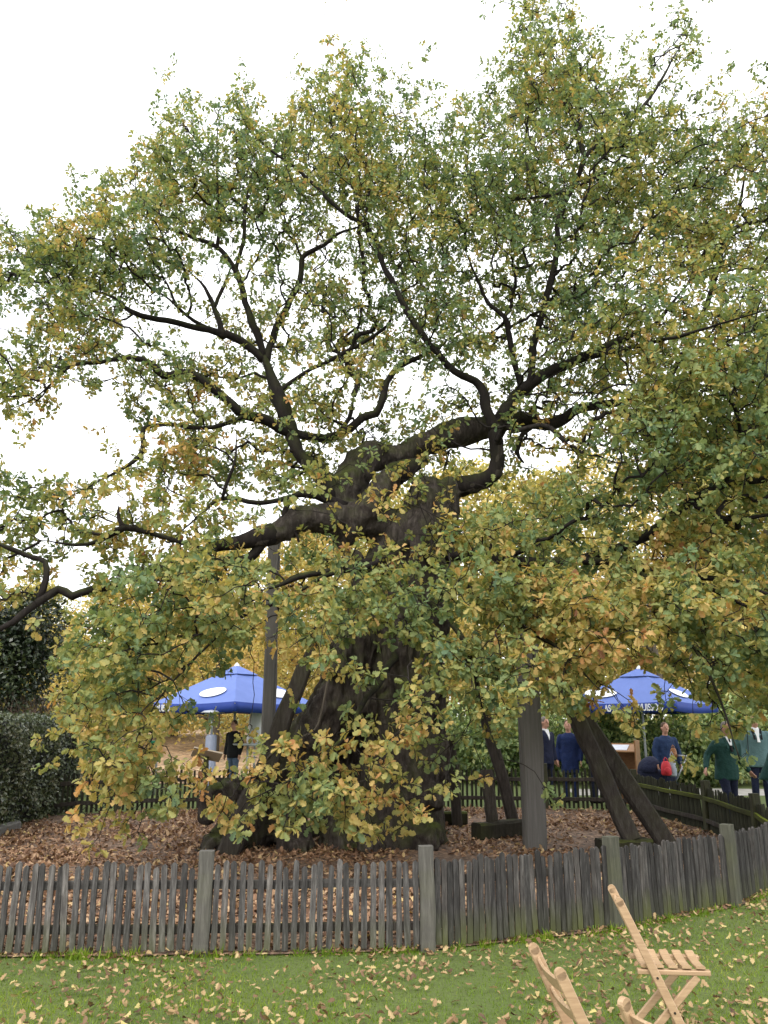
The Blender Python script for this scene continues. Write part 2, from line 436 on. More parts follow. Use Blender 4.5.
o = from_bm('leaf_bed', bm, M['litter'], None, True); o['kind'] = 'structure'
sheet('path', axis(4.5, 30, 20), axis(19.6, 21.4, 4), .006, M['path'])
sheet('leafy_bank', axis(-30, -1.5, 24), axis(23, 58, 30), .02, M['bank'])

# grass blades and fallen leaves
def scatter_grass():
    xs, ys = [], []
    n = 150000
    y = 3.2 + 7.5 * rng.random(n) ** 1.5; x = (rng.random(n) - .5) * (2.0 + 1.15 * y) + .1
    keep = np.array([not in_poly(a, b) for a, b in zip(x, y)]); x, y = x[keep], y[keep]
    z = np.array([gz(a, b) for a, b in zip(x, y)])
    tx, ty = [], []
    for i in range(len(FRONT) - 1):
        a, b = FRONT[i], FRONT[i + 1]
        for c_ in range(13):
            t0 = rng.random(); m_ = int(rng.integers(12, 70))
            for _ in range(m_):
                t = t0 + rng.normal(0, .018); o_ = rng.normal(.05, .035)
                dx, dy = b[0] - a[0], b[1] - a[1]; L_ = math.hypot(dx, dy)
                tx.append(a[0] + dx * t + dy / L_ * o_); ty.append(a[1] + dy * t - dx / L_ * o_)
    nt_ = len(tx); x = np.concatenate([x, tx]); y = np.concatenate([y, ty]); z = np.concatenate([z, [gz(a, b) for a, b in zip(tx, ty)]])
    k = len(x); pos = np.stack([x, y, z - .004], 1)
    d = np.stack([rng.normal(0, .45, k), rng.normal(0, .45, k), np.ones(k)], 1)
    nr = np.stack([rng.normal(0, 1, k), rng.normal(0, 1, k), np.zeros(k)], 1)
    pn = np.array([noise.noise(Vector((a * 1.2, b * 1.2, 4))) for a, b in zip(x, y)])
    sz = rng.uniform(.018, .042, k) * (1 + .35 * pn)
    sz[-nt_:] *= rng.uniform(1.0, 2.4, nt_)
    tone = np.clip(.45 + .35 * pn + rng.normal(0, .16, k), 0, 1)
    me = leaf_mesh('grass', pos, d, nr, sz, tone, GRS, GRSF, 0, .3, .16)
    tag(mesh_obj('grass', me, M['grassblade']), 'short green lawn grass in front of the picket fence', 'grass', None, 'stuff')
scatter_grass()
def fallen(name, pts, label, smin, smax, flat, lift, mt='fallen'):
    x, y = np.array([p[0] for p in pts]), np.array([p[1] for p in pts]); k = len(x)
    z = np.array([gz(a, b) for a, b in pts]) + lift + rng.random(k) * .02
    d = np.stack([rng.normal(0, 1, k), rng.normal(0, 1, k), rng.normal(0, flat, k)], 1)
    nr = np.stack([rng.normal(0, flat, k), rng.normal(0, flat, k), np.where(rng.random(k) < .5, 1., -1.)], 1)
    tone = np.clip(rng.beta(1.6, 1.5, k), 0, 1)
    me = leaf_mesh(name, np.stack([x, y, z], 1), d, nr, rng.uniform(smin, smax, k), tone, fold=.5, bend=.6, wid=1.05)
    tag(mesh_obj(name, me, M[mt]), label, 'fallen leaves', None, 'stuff')
pts = []
while len(pts) < 8500:
    y = 3.1 + 8 * rng.random() ** 1.3; x = (rng.random() - .5) * (2.2 + 1.2 * y) + .2
    if in_poly(x, y): continue
    c = noise.noise(Vector((x * .9, y * .9, 7))) + .25
    if rng.random() < .25 + c * 1.7: pts.append((x, y))
# a drift gathered along the foot of the fence
for i in range(len(FRONT) - 1):
    a, b = FRONT[i], FRONT[i + 1]
    for _ in range(34):
        t = rng.random(); dn = abs(rng.normal(0, .13))
        dx, dy = b[0] - a[0], b[1] - a[1]; L = math.hypot(dx, dy)
        pts.append((a[0] + dx * t + dy / L * dn, a[1] + dy * t - dx / L * dn))
fallen('fallen_leaves', pts, 'dry brown oak leaves scattered over the green lawn', .022, .054, .35, .022)
pts = []
while len(pts) < 33000:
    x, y = rng.uniform(-7, 5), rng.uniform(6.4, 16.8)
    if in_poly(x, y) and rng.random() < (1.25 - .05 * y) * (.75 + 1.1 * noise.noise(Vector((x * .8, y * .8, 2))) - (.25 if x > .3 else 0)): pts.append((x, y))
fallen('leaf_carpet', pts, 'brown leaf litter covering the bare ground inside the fence', .045, .085, .3, .016, 'carpet')

# ------------------------------------------------------------------ the old oak
oak = empty('oak_tree', P(395, 852, 12.0) * 1, 'huge gnarled old oak with hollow split trunk and yellowing spreading crown inside the fence', 'tree')
oak.location.z = 0
OL = Vector(oak.location)
def loc(v): return np.asarray(v) - np.array(OL)

LIMBS = {
 'big_left': [(405,532,12.1,44),(375,524,11.95,40),(350,520,11.8,36),(310,518,11.6,30),(280,530,11.4,24),(240,541,11.1,17),(210,549,10.9,13),(170,564,10.7,10),(130,579,10.5,10),(95,588,10.3,10),(75,596,10.2,10),(60,590,10.2,10),(30,608,10,11),(0,626,9.8,9),(-60,650,9.5,6)],
 'a1': [(265,533,11.3,15),(255,552,11.2,13),(238,562,11.1,11),(205,562,10.8,8),(180,575,10.6,5)],
 'a2': [(38,603,10.1,9),(47,580,10.1,8),(46,562,10.1,7),(30,556,10.1,6),(10,548,10,6),(-20,540,10,5)],
 'diag': [(340,545,11.95,20),(352,530,11.75,24),(366,510,11.65,26),(384,484,11.75,24),(405,468,12.1,22),(425,462,12.4,18)],
 'arch': [(338,525,12,34),(346,495,12.05,36),(354,474,12.1,36),(368,459,12.2,32),(395,457,12.4,24),(424,443,12.6,26),(459,434,12.8,30),(490,428,12.9,22),(519,419,13,16),(545,425,13.1,14),(564,420,13.2,14),(579,410,13.2,12),(605,405,13.3,10),(650,392,13.3,8),(690,345,13.3,7),(719,262,13.3,6),(740,200,13.4,5),(746,148,13.4,3)],
 'upleft': [(345,505,11.9,22),(328,485,11.9,19),(312,468,11.9,17),(300,452,12,16),(290,425,12.1,16),(277,395,12.2,16),(270,368,12.3,14),(262,353,12.4,13)],
 'b1': [(266,360,12.4,10),(235,340,12.3,10),(200,328,12.1,8),(165,320,11.9,7),(130,311,11.7,6),(120,302,11.6,4),(100,293,11.5,4),(70,290,11.3,3)],
 'b2': [(266,362,12.4,9),(272,340,12.5,9),(285,310,12.7,8),(300,280,12.9,7),(303,257,13,6),(325,244,13.1,5),(343,232,13.2,4),(385,222,13.3,2)],
 'b3': [(264,358,12.4,9),(257,330,12.4,9),(245,302,12.5,8),(235,270,12.5,7),(215,248,12.5,6),(195,240,12.4,5),(170,228,12.2,4),(140,215,12,2)],
 'b4': [(235,272,12.5,5),(245,238,12.8,5),(245,210,12.9,4),(250,180,13,2)],
 'b5': [(217,250,12.5,5),(219,220,12.4,4),(217,175,12.4,3),(217,120,12.4,2)],
 'b6': [(224,338,12.2,7),(214,308,12.3,6),(205,288,12.3,4),(190,272,12.3,3)],
 'b7': [(214,308,12.3,5),(227,278,12.6,4),(232,262,12.6,2)],
 'b8': [(222,337,12.2,5),(182,312,12,4),(170,290,12,3),(160,270,12,2)],
 'right': [(425,515,12.2,50),(432,498,12.2,34),(446,490,12.2,24),(469,485,12.1,20),(494,474,12,17),(497,445,12,16),(495,428,12,16),(509,405,12.1,16),(524,387,12.2,14),(549,372,12.4,13),(579,360,12.5,11),(604,346,12.6,9),(635,331,12.7,7),(654,325,12.7,6),(672,303,12.8,5),(700,270,12.9,3)],
 'c1': [(496,435,12,13),(485,410,11.9,12),(481,390,11.9,11),(474,380,11.9,10),(454,370,11.8,9),(431,348,11.7,8),(412,318,11.7,8),(397,290,11.8,7),(384,268,11.9,7),(370,230,12,5),(340,210,12.1,5),(300,172,12.3,4),(255,135,12.4,3),(247,100,12.5,2)],
 'c2': [(522,392,12.2,10),(531,375,12.2,10),(534,345,12.3,9),(540,318,12.3,8),(549,295,12.3,8),(556,255,12.4,7),(560,218,12.5,7),(569,192,12.5,7),(579,172,12.5,6),(584,157,12.5,6),(576,135,12.6,5),(569,110,12.6,4),(559,92,12.6,3),(556,50,12.6,2)],
 'c3': [(583,160,12.5,5),(604,137,12.6,5),(629,120,12.7,4),(651,95,12.8,4),(669,65,12.9,3),(681,45,13,2)],
 'c4': [(569,192,12.5,4),(534,197,12.2,3),(504,202,12,2)],
 'c5': [(574,187,12.5,4),(609,172,12.3,3),(659,162,12,2)],
 'c6': [(522,390,12.2,8),(511,345,12.1,7),(505,317,12,6),(491,305,12,5),(479,282,12,4),(465,250,12,2)],
 'd1': [(286,428,12.15,10),(325,437,12.1,11),(345,432,12.1,11),(362,420,12.1,10),(378,415,12.2,10),(386,398,12.2,9),(388,383,12.3,8),(400,368,12.3,7),(414,360,12.4,6),(440,345,12.5,4),(460,330,12.6,3)],
 'd2': [(335,437,12.1,6),(350,415,12.2,5),(354,395,12.2,3)],
 'd3': [(277,392,12.2,6),(310,370,12.3,5),(346,352,12.4,5),(388,325,12.5,4),(392,300,12.6,3)],
 'e1': [(293,432,12.1,13),(262,420,11.8,13),(245,416,11.7,12),(225,398,11.6,11),(212,388,11.5,11),(190,374,11.4,10),(165,374,11.3,10),(152,364,11.2,8),(130,358,11.1,6),(100,362,11,5),(70,366,10.9,4),(40,395,10.8,3),(10,410,10.7,2)],
 'f1': [(345,508,11.7,14),(325,497,11.7,11),(310,495,11.6,9),(297,496,11.6,8),(288,505,11.5,7),(284,520,11.4,6),(295,530,11.4,6),(300,545,11.3,5)],
 'f2': [(297,497,11.6,7),(260,503,11.4,6),(240,500,11.3,6),(220,500,11.2,5),(200,515,11,4),(180,532,10.9,3)],
 'f3': [(222,500,11.2,4),(232,470,11.1,4),(236,455,11.1,3),(236,430,11.1,2)],
 'g1': [(250,416,11.7,6),(205,427,11.4,5),(165,425,11.2,5),(145,429,11.1,6),(143,450,11,6),(125,466,10.9,4),(100,480,10.8,3),(65,500,10.7,2)],
 'h1': [(205,550,10.9,7),(165,538,10.7,6),(127,528,10.6,8),(100,540,10.5,6),(75,545,10.4,4),(40,540,10.3,2)],
 'h2': [(127,529,10.6,6),(119,518,10.6,5),(119,505,10.6,2)],
 'lowright': [(430,552,12.0,22),(480,556,11.3,15),(519,560,10.9,12),(544,562,10.7,10),(576,560,10.5,9),(609,563,10.3,9),(634,569,10.2,8),(684,575,10,7),(734,582,9.8,6),(768,594,9.6,5),(830,610,9.4,3)],
 'i1': [(620,566,10.25,6),(660,572,10,5),(700,583,9.9,5),(730,600,9.8,4),(768,615,9.6,3),(820,640,9.4,2)],
 'midright': [(566,561,10.6,9),(605,553,10.7,11),(630,545,10.75,12),(649,535,10.7,13),(674,518,10.6,12),(694,500,10.5,11),(724,486,10.3,9),(768,477,10.1,8),(830,460,9.8,4)],
 'j1': [(692,502,10.5,6),(704,511,10.4,6),(729,520,10.2,5),(768,514,10,4),(820,500,9.8,2)],
 'k1': [(536,423,13.05,7),(522,435,12.9,6),(517,452,12.9,6),(524,463,12.9,5)],
 'front1': [(425,548,11.7,16),(470,590,10.6,9),(510,620,9.9,7),(560,650,9.4,5),(600,690,9,3)],
 'front2': [(405,545,11.6,14),(370,566,10.8,8),(330,574,10.4,6),(290,596,10.1,5),(240,618,9.8,4),(205,648,9.6,3),(165,690,9.4,3),(130,750,9.1,2)],
 'front3': [(395,655,11.6,10),(365,700,10.4,7),(345,735,9.8,6),(310,770,9.4,5),(260,795,9.1,3)],
 'front4': [(430,600,11.7,9),(470,650,10.3,6),(480,700,9.8,5),(500,760,9.4,3)],
 'front5': [(640,572,10.1,6),(690,640,9.4,4),(720,700,9.2,3),(740,760,9,2)],
 'front6': [(588,357,12.5,8),(620,350,11,6),(660,340,10,5),(700,330,9.4,4),(768,310,8.8,3)],
 'front7': [(724,486,10.3,6),(740,440,9.9,5),(730,400,9.5,4),(700,390,9.2,3)],
 'l1': [(375,560,11.7,11),(325,572,11,8),(300,577,10.8,8),(280,585,10.6,6),(262,590,10.4,3)],
}
sk_pos, sk_path, sk_px = [], [], []
limb_meshes = []
THICK = []
base = np.array(P(420, 530, 12.1))
for nm, pl in LIMBS.items():
    cps = []
    for (x, y, Y, w) in pl:
        p = P(x, y, Y); cps.append((*p, w / 2 / F * zc_of(p)))
    c = catmull(cps, .11)
    pos, rad = c[:, :3].copy(), np.maximum(c[:, 3] * np.where(c[:, 3] < .13, .84, 1), .008)
    # gnarled wander
    for i in range(1, len(pos) - 1):
        q = Vector(pos[i]) * 1.6
        a = min(.06, rad[i] * .9) if rad[i] < .08 else .045
        pos[i] += np.array(noise.noise_vector(q + Vector((3, 1, 2)))) * a + np.array(noise.noise_vector(q * 3.1)) * a * .45
    tl = np.linspace(0, 1, len(pos)); rad = np.maximum(rad * np.where(tl > .75, 1 - .55 * (tl - .75) / .25, 1), .006)
    THICK.append((pos.copy(), rad.copy()))
    i0 = 0
    while i0 < len(pos) - 6 and rad[i0] > .15: i0 += 1
    i0 = max(0, i0 - 2)
    fp, fr_ = pos, rad
    pos, rad = pos[i0:], rad[i0:]
    bm = bmesh.new()
    add_sweep(bm, [tuple(loc(p)) for p in pos], list(rad * (1 + .12 * np.array([noise.noise(Vector(p) * 2.5) for p in pos]))), 12 if pl[0][3] > 12 else 8, .22, len(limb_meshes))
    limb_meshes.append(from_bm('limb', bm, M['limb'], oak, True))
    pos, rad = fp, fr_
    L0 = np.linalg.norm(pos[0] - base)
    acc = L0 + np.concatenate([[0], np.cumsum(np.linalg.norm(np.diff(pos, axis=0), axis=1))])
    for i in range(len(pos)):
        if i > len(pos) * .2 and rad[i] < .14:
            sk_pos.append(pos[i]); sk_path.append(acc[i])
        if rad[i] > .02 and not nm.startswith('front') and not (nm == 'big_left' and 98 < proj(pos[i])[0] < 220) and noise.noise(Vector(pos[i]) * .9) > -.22:
            px, py = proj(pos[i]); sk_px.append((px, py, pos[i][1], rad[i] / zc_of(pos[i]) * F))
sk_pos = np.array(sk_pos); sk_path = np.array(sk_path); sk_px = np.array(sk_px)

# how thick the foliage stands, per 32 px of the view, rows from the top
GRID = """
000000000010000266202400
000000000042010288523500
000002020375421599754323
000015563687424698886456
000047777788667778988777
001468888888888888889788
136788767777898888888888
688887545667888778888888
788876455455687666787888
467834345666787778778888
367633435676666668899888
666566554466444456779999
531146775654344466799999
100135766765444454689999
001346657755775434358888
666647656534222344677777
776657753224567888766777
643578854688889999876777
523788886788659999877777
315888883567852899987888
126888620443269788866888
006883100124452675532378
007874310024542542210232
016874313555424320200112
014664458887423222000000
002442467545410000000000
001220122111320000000000
""".split()
LAI = [0, .07, .18, .32, .5, .75, 1.05, 1.45, 1.95, 2.5]
def depth_for(r, c):
    if r < 15:
        if c >= 19 and r >= 8: return (9.0, 12.2) if rng.random() < .7 else (12, 14.5)
        if c < 5: return (10.3, 13.0)
        return (10.6, 15.2)
    if r < 18:
        if c >= 13: return (9.3, 12.0)
        if c >= 8: return (9.8, 11.5)
        return (9.4, 12.2)
    if r < 24: return (8.7, 11.0) if c < 9 else (8.7, 10.6)
    return (8.6, 9.7)
att, att_tone = [], []
cells = []
for r in range(27):
    row = [int(ch) for ch in GRID[r]]
    for c in range(-5, 31):
        if c < 0:
            d = max(0, row[0] + c // 2) if 6 <= r <= 20 else 0
        elif c > 23:
            d = max(0, row[23] - 2) if r > 2 else 0
        else: d = row[c]
        if d: cells.append((r, c, d))
LEAF_L, ROS, LEAFA = .094, 6, .00088
for (r, c, d) in cells:
    y0, y1 = depth_for(r, c)
    Ym = (y0 + y1) / 2
    pm = P(c * 32 + 16, r * 32 + 16, Ym); cw = 32 / F * zc_of(pm)
    nros = LAI[d] * cw * cw / (LEAFA * ROS) * ((1.25 if c >= 13 and r < 9 else 1.45) if r < 15 else 1.15 if r < 23 else 1.1)
    natt = nros / 3.6
    nat = int(natt) + (rng.random() < natt % 1)
    ncl = max(1, nat // 7)
    for _ in range(ncl):
        y0, y1 = depth_for(r, c)
        cpx, cpy, cY = (c + rng.random()) * 32, (r + rng.random()) * 32, rng.uniform(y0, y1)
        cc = np.array(P(cpx, cpy, cY))
        for _k in range(max(1, round(nat / ncl))):
            p = cc + rng.normal(0, 1, 3) * np.array([.20, .3, .14])
            px, py = proj(p)
            gr, gc = int(py // 32), int(px // 32)
            if 0 <= gr < 27 and 0 <= gc < 24:
                dd = int(GRID[gr][gc])
                if rng.random() > (LAI[dd] + (.0 if dd == 0 else .05)) / LAI[d]: continue
            if p[2] < .45: continue
            dx = sk_px[:, 0] - px; dy = sk_px[:, 1] - py
            hit = (dx * dx + dy * dy < (sk_px[:, 3] + 9) ** 2) & (sk_px[:, 2] > p[1] - .1)
            if hit.any() and rng.random() < (.68 if r < 14 else .5): continue
            att.append(p)
            att_tone.append(0)
att = np.array(att)
print('attractors', len(att))

def grow(sk, skpath, pts, bf):
    n = len(pts); cost = np.full(n, 1e9); par = np.full(n, -1)
    for s in range(0, len(sk), 256):
        dd = np.linalg.norm(pts[:, None] - sk[None, s:s + 256], axis=2)
        tot = dd + bf * skpath[None, s:s + 256]
        j = tot.argmin(1); t = tot[np.arange(n), j]
        b = t < cost; cost[b] = t[b]; par[b] = -(j[b] + s) - 2     # negative: skeleton node
    path = np.zeros(n); done = np.zeros(n, bool); order = []
    act = cost.copy()
    for _ in range(n):
        i = int(act.argmin()); done[i] = True; act[i] = 1e18; order.append(i)
        pp = pts[par[i]] if par[i] >= 0 else sk[-par[i] - 2]
        bp = path[par[i]] if par[i] >= 0 else skpath[-par[i] - 2]
        path[i] = bp + np.linalg.norm(pts[i] - pp)
        t = np.linalg.norm(pts - pts[i], axis=1) + bf * path[i]
        b = (t < cost) & ~done
        cost[b] = t[b]; act[b] = t[b]; par[b] = i
    return par, order, path
def pipe(par, order, tip=.0035, ex=2.3):
    n = len(par); acc = np.zeros(n)
    r = np.zeros(n)
    for i in reversed(order):
        a = acc[i] if acc[i] > 0 else tip ** ex
        r[i] = a ** (1 / ex)
        if par[i] >= 0: acc[par[i]] += a
    return r
par, order, path = grow(sk_pos, sk_path, att, .32)
rad = np.minimum(pipe(par, order, .0042, 2.2), .045)
p0 = np.array([att[k] if k >= 0 else sk_pos[-k - 2] for k in par])
r0 = np.array([rad[k] if k >= 0 else rad[i] * 1.25 for i, k in enumerate(par)])
r0 = np.minimum(r0, rad * 1.7)
# bowed, wandering twigs
Ls = np.linalg.norm(att - p0, axis=1)
E0, E1, ER0, ER1 = [], [], [], []
nodes_dir = np.zeros_like(att)
for i in range(len(att)):
    n_ = max(2, int(math.ceil(Ls[i] / .16))); L_ = Ls[i]
    side = rng.normal(0, 1, 3) * L_ * .11 + np.array([0, 0, L_ * .07]); prev = p0[i]
    for k in range(1, n_ + 1):
        t = k / n_
        q = p0[i] * (1 - t) + att[i] * t + side * math.sin(math.pi * t)
        if k < n_: q = q + rng.normal(0, .018, 3)
        E0.append(prev); E1.append(q); ER0.append(r0[i] + (rad[i] - r0[i]) * (k - 1) / n_); ER1.append(r0[i] + (rad[i] - r0[i]) * t)
        last = q - prev; prev = q
    nodes_dir[i] = last
nodes_dir = nrm(nodes_dir)
# side twigs carrying leaf rosettes
S0, S1, SD = [], [], []
for i in range(len(att)):
    k = 4 if rng.random() < .4 else 3
    for _ in range(k):
        dv = nodes_dir[i] * .7 + rng.normal(0, .75, 3) * np.array([1, 1, .6]) + np.array([0, 0, .08])
        dv /= np.linalg.norm(dv)
        S0.append(att[i]); S1.append(att[i] + dv * rng.uniform(.05, .27 if att[i][2] > 4 else .18)); SD.append(dv)
S0, S1, SD = np.array(S0), np.array(S1), np.array(SD)
tw = edge_tubes('branchwork', loc(np.array(E0)), loc(np.array(E1)), np.array(ER0), np.array(ER1), 5)
mesh_obj('branchwork', tw, M['twig'], oak)
tw2 = edge_tubes('twig_ends', loc(S0), loc(S1), np.full(len(S0), .0035), np.full(len(S0), .002), 3)
mesh_obj('twig_spray', tw2, M['twig'], oak)

def rosettes(ends, dirs, nleaf, size, tone_fn, spread=(45, 85)):
    n = len(ends)
    e = np.repeat(ends, nleaf, 0); t = np.repeat(dirs, nleaf, 0)
    k = len(e)
    ref = np.where(np.abs(t[:, 2:3]) < .9, np.array([[0, 0, 1.]]), np.array([[1., 0, 0]]))
    a = nrm(np.cross(t, ref)); b = np.cross(t, a)
    az = (np.tile(np.arange(nleaf), n) * 2.4 + np.repeat(rng.random(n) * 6.28, nleaf) + rng.normal(0, .3, k))
    an = np.radians(rng.uniform(*spread, k))
    rdl = a * np.cos(az)[:, None] + b * np.sin(az)[:, None]
    d = t * np.cos(an)[:, None] + rdl * np.sin(an)[:, None] + np.array([0, 0, -.15])
    nor = t * .8 + np.array([0, 0, .9]) + rng.normal(0, .45, (k, 3))
    pos = e - t * (rng.random(k) * .05)[:, None] + d * .012
    sz = rng.uniform(.6, 1.22, k) * size
    return pos, d, nor, sz, np.repeat(tone_fn, nleaf) + rng.normal(0, .115, k)
# colour of each spray: greener high in the crown, yellower in the low skirts, patchy
tn = np.zeros(len(S1))
for i, p in enumerate(S1):
    q = Vector(p)
    hgt = p[2]
    bse = .41 + .12 * ss(7.5, 1.5, hgt)
    if p[0] > 1.5 and 4 < hgt < 10 and p[1] < 11: bse -= .035
    if p[0] > .3 and hgt < 5: bse -= .06
    bse -= .055 * ss(4.5, 8, hgt)
    tn[i] = bse + .26 * noise.noise(q * .55) + .34 * noise.noise(q * 1.9 + Vector((5, 5, 5))) + rng.normal(0, .08)
lp = rosettes(S1, SD, ROS, LEAF_L * np.repeat(np.array([1 - .17 * ss(4, 8.5, p[2]) for p in S1]), ROS), tn)
me = leaf_mesh('crown', loc(lp[0]), *lp[1:])
mesh_obj('crown', me, M['leaf'], oak)
print('leaves', len(lp[0]))

# trunk: split hollow shell, root flares and the fork, one continuous skin
bm = bmesh.new()
def trunk_sweep(pl, seed, amp=.13, sides=28, step=.15, ky=1.0):
    cps = []
    for (x, y, Y, w) in pl:
        p = P(x, y, Y); cps.append((*p, w / 2 / F * zc_of(p)))
    c = catmull(cps, step)
    ph = [random.random() * 6.28 for _ in range(4)]
    def ridge(th, s):
        return 1 + amp * (.5 * math.sin(3 * th + ph[0] + s * 2) + .35 * math.sin(5 * th + ph[1] - s * 3) + .3 * math.sin(9 * th + ph[2] + s * 2))
    add_sweep(bm, [tuple(loc(p)) for p in c[:, :3]], list(c[:, 3]), sides, .0, seed, ridge)
trunk_sweep([(392,872,12.1,112),(395,850,12.1,108),(399,820,12.1,100),(403,780,12.1,84),(406,740,12.1,78),(408,690,12.1,76),(410,640,12.1,74),(414,600,12.1,70),(420,560,12.1,66),(427,525,12.15,60),(431,500,12.2,56),(434,482,12.2,40)], 1)
trunk_sweep([(228,870,11.8,62),(243,842,11.8,66),(266,812,11.8,62),(300,764,11.9,56),(332,712,11.95,52),(349,660,12,48),(363,610,12,42),(382,570,12.05,42),(400,540,12.1,50)], 2, .16)
trunk_sweep([(330,872,12.9,60),(338,820,12.85,60),(350,760,12.8,60),(368,690,12.6,56),(388,630,12.4,50),(400,570,12.3,46)], 5, .14)
for i, rp in enumerate([[(405,800,11.9,60),(412,835,11.7,50),(418,852,11.55,34)], [(385,815,11.8,40),(375,840,11.4,34),(365,860,11.1,22)],
           [(255,820,11.7,40),(225,838,11.4,40),(205,858,11.2,30),(190,868,11.1,14)], [(285,815,11.7,44),(295,845,11.3,36),(310,866,11.0,22)],
           [(340,820,12.0,40),(340,850,11.5,36),(350,868,11.1,18)], [(400,815,12.6,50),(440,845,12.9,30),(470,850,13.1,14)],
           [(250,790,11.8,30),(225,790,12.0,26),(212,800,12.2,22),(206,822,12.2,16)]]):
    trunk_sweep(rp, 10 + i, .12, 18, .12)
for tp_, tr_ in THICK:
    i1 = 0
    while i1 < len(tp_) and tr_[i1] > .125: i1 += 1
    i1 = min(len(tp_), i1 + 4)
    if i1 > 7: add_sweep(bm, [tuple(loc(p)) for p in tp_[:i1]], list(tr_[:i1] * np.minimum(1.02, .72 + .06 * np.arange(i1)[::-1])), 16, .2, i1)
for (x, y, Y, w) in [(436,800,11.6,30),(425,836,11.45,40),(372,700,11.65,30),(432,690,11.7,26),(400,620,11.6,30),(450,530,11.9,24),(300,800,11.3,34),(262,786,11.4,30),(338,668,11.6,26),(352,560,11.8,22)]:
    q_ = P(x, y, Y); add_ell(bm, loc(q_), (w / 2 / F * zc_of(q_),) * 3)      # burls
trunk = remeshed('trunk', bm, .036, M['bark'], oak, 1)
me = trunk.data
co = np.empty(len(me.vertices) * 3, np.float32); me.vertices.foreach_get('co', co); co = co.reshape(-1, 3)
no = np.empty_like(co).ravel(); me.vertices.foreach_get('normal', no); no = no.reshape(-1, 3)
for i in range(len(co)):
    q = Vector(co[i])
    s = Vector((q.x * 5, q.y * 5, q.z * 1.1))
    hi = 1 - ss(3.0, 4.2, q.z) * .65
    a = noise.fractal(s, 1.0, 2.0, 4) * .075 * hi + noise.noise(q * 1.4) * .10 * hi
    b_ = abs(noise.noise(Vector((q.x * 7, q.y * 7, q.z * 2.2)))) * .11 * hi - noise.fractal(q * 7, 1.0, 2.0, 3) * .018
    co[i] += no[i] * (a - b_)
me.vertices.foreach_set('co', co.ravel()); me.update()
# pale dead shoot hanging down the split trunk
bm = bmesh.new()
c = catmull([tuple(P(*t)) for t in [(328,680,11.25),(323,705,11.2),(316,728,11.15),(300,738,11.12),(276,750,11.1),(262,764,11.1)]], .05)
add_sweep(bm, [tuple(loc(p)) for p in c], [.018 - .008 * i / len(c) for i in range(len(c))], 6, .2, 3)
from_bm('dead_shoot', bm, M['bgbark'], oak, True)

# ------------------------------------------------------------------ timber props and ground timbers
def timber(name, label, cat, p0, p1, w, d, mat, group=None, roll=0, taper=1, nseg=8, wob=.03, seed=0):
    bm = bmesh.new(); p0 = Vector(p0)
    add_beam(bm, (0, 0, 0), Vector(p1) - p0, w, d, .01, roll, nseg, wob, taper, seed)
    o = from_bm(name, bm, mat); o.location = p0
    return tag(o, label, cat, group)
b0 = P(266, 790, 12.75); b0.z = 0
timber('support_post', 'slim grey upright post propping the big left limb, rising behind the left blue parasol', 'post', b0 + Vector((0, 0, -.1)), (b0.x, 12.75, P(277, 530, 12.75).z - .02), .19, .19, M['greypost'], 'timber props under the oak', seed=1, wob=.012)
b1 = P(535, 850, 11.4)
timber('support_post', 'thick pale grey upright post right of the trunk, just behind the front fence', 'post', (b1.x, 11.4, -.1), (b1.x + .02, 11.4, P(527, 575, 11.4).z), .29, .27, M['greypost'], 'timber props under the oak', seed=2, wob=.02)
p = P(228, 838, 11.05); p.z = -.05
o = timber('leaning_log', 'thick dark mossy log leaning from lower left against the split trunk', 'log', p, P(304, 668, 11.35), .29, .26, M['oldwood'], 'timber props under the oak', seed=3, wob=.06, taper=.72)
timber('leaning_pole', 'thin dark leaning pole above the mossy log, ending under the low branch', 'pole', P(298, 684, 11.5), P(326, 607, 11.6), .13, .13, M['oldwood'], 'timber props under the oak', seed=4, wob=.03, taper=.8)
q = P(632, 838, 11.0); q.z = .18
timber('prop_beam', 'dark slanting beam footed on the mossy block, left one of the crossing pair', 'beam', q, P(560, 682, 11.5), .21, .2, M['oldwood'], 'timber props under the oak', seed=5, wob=.015)
q2 = P(669, 842, 11.2); q2.z = .05
timber('prop_beam', 'dark slanting beam behind, right one of the pair in front of the wooden lectern', 'beam', q2, P(575, 705, 11.9), .23, .2, M['oldwood'], 'timber props under the oak', seed=6, wob=.015)
k = P(625, 842, 10.95)
timber('foot_block', 'moss covered block under the foot of the slanting beam behind the fence', 'block', (k.x - .33, 10.95, .09), (k.x + .33, 11.05, .09), .22, .3, M['mosswood'], 'low timbers lying under the oak', seed=7)
k0, k1 = P(420, 818, 13.9), P(467, 818, 13.9)
timber('ground_beam', 'dark beam lying on the leaves directly right of the trunk base', 'beam', (k0.x - .2, 13.9, .13), (k1.x, 13.9, .13), .2, .22, M['mosswood'], 'low timbers lying under the oak', seed=8)
k0, k1 = P(476, 838, 12.35), P(524, 830, 12.7)
timber('ground_beam', 'shorter dark block on the leaves left of the thick grey post', 'beam', (k0.x, 12.3, .12), (k1.x, 12.75, .12), .24, .24, M['mosswood'], 'low timbers lying under the oak', seed=9)
a = P(457, 822, 13.8); b = P(450, 735, 13.7)
timber('short_prop', 'dark upright prop standing by the beam right of the trunk', 'post', (a.x, 13.72, .0), b, .16, .15, M['oldwood'], 'timber props under the oak', seed=10)
a = P(492, 828, 12.55); b = P(486, 770, 12.6)
timber('short_prop', 'dark stump of a prop rising from the shorter block', 'post', (a.x, 12.5, .23), b, .17, .15, M['oldwood'], 'timber props under the oak', seed=11)
a = P(522, 832, 12.5); b = P(488, 715, 12.2)
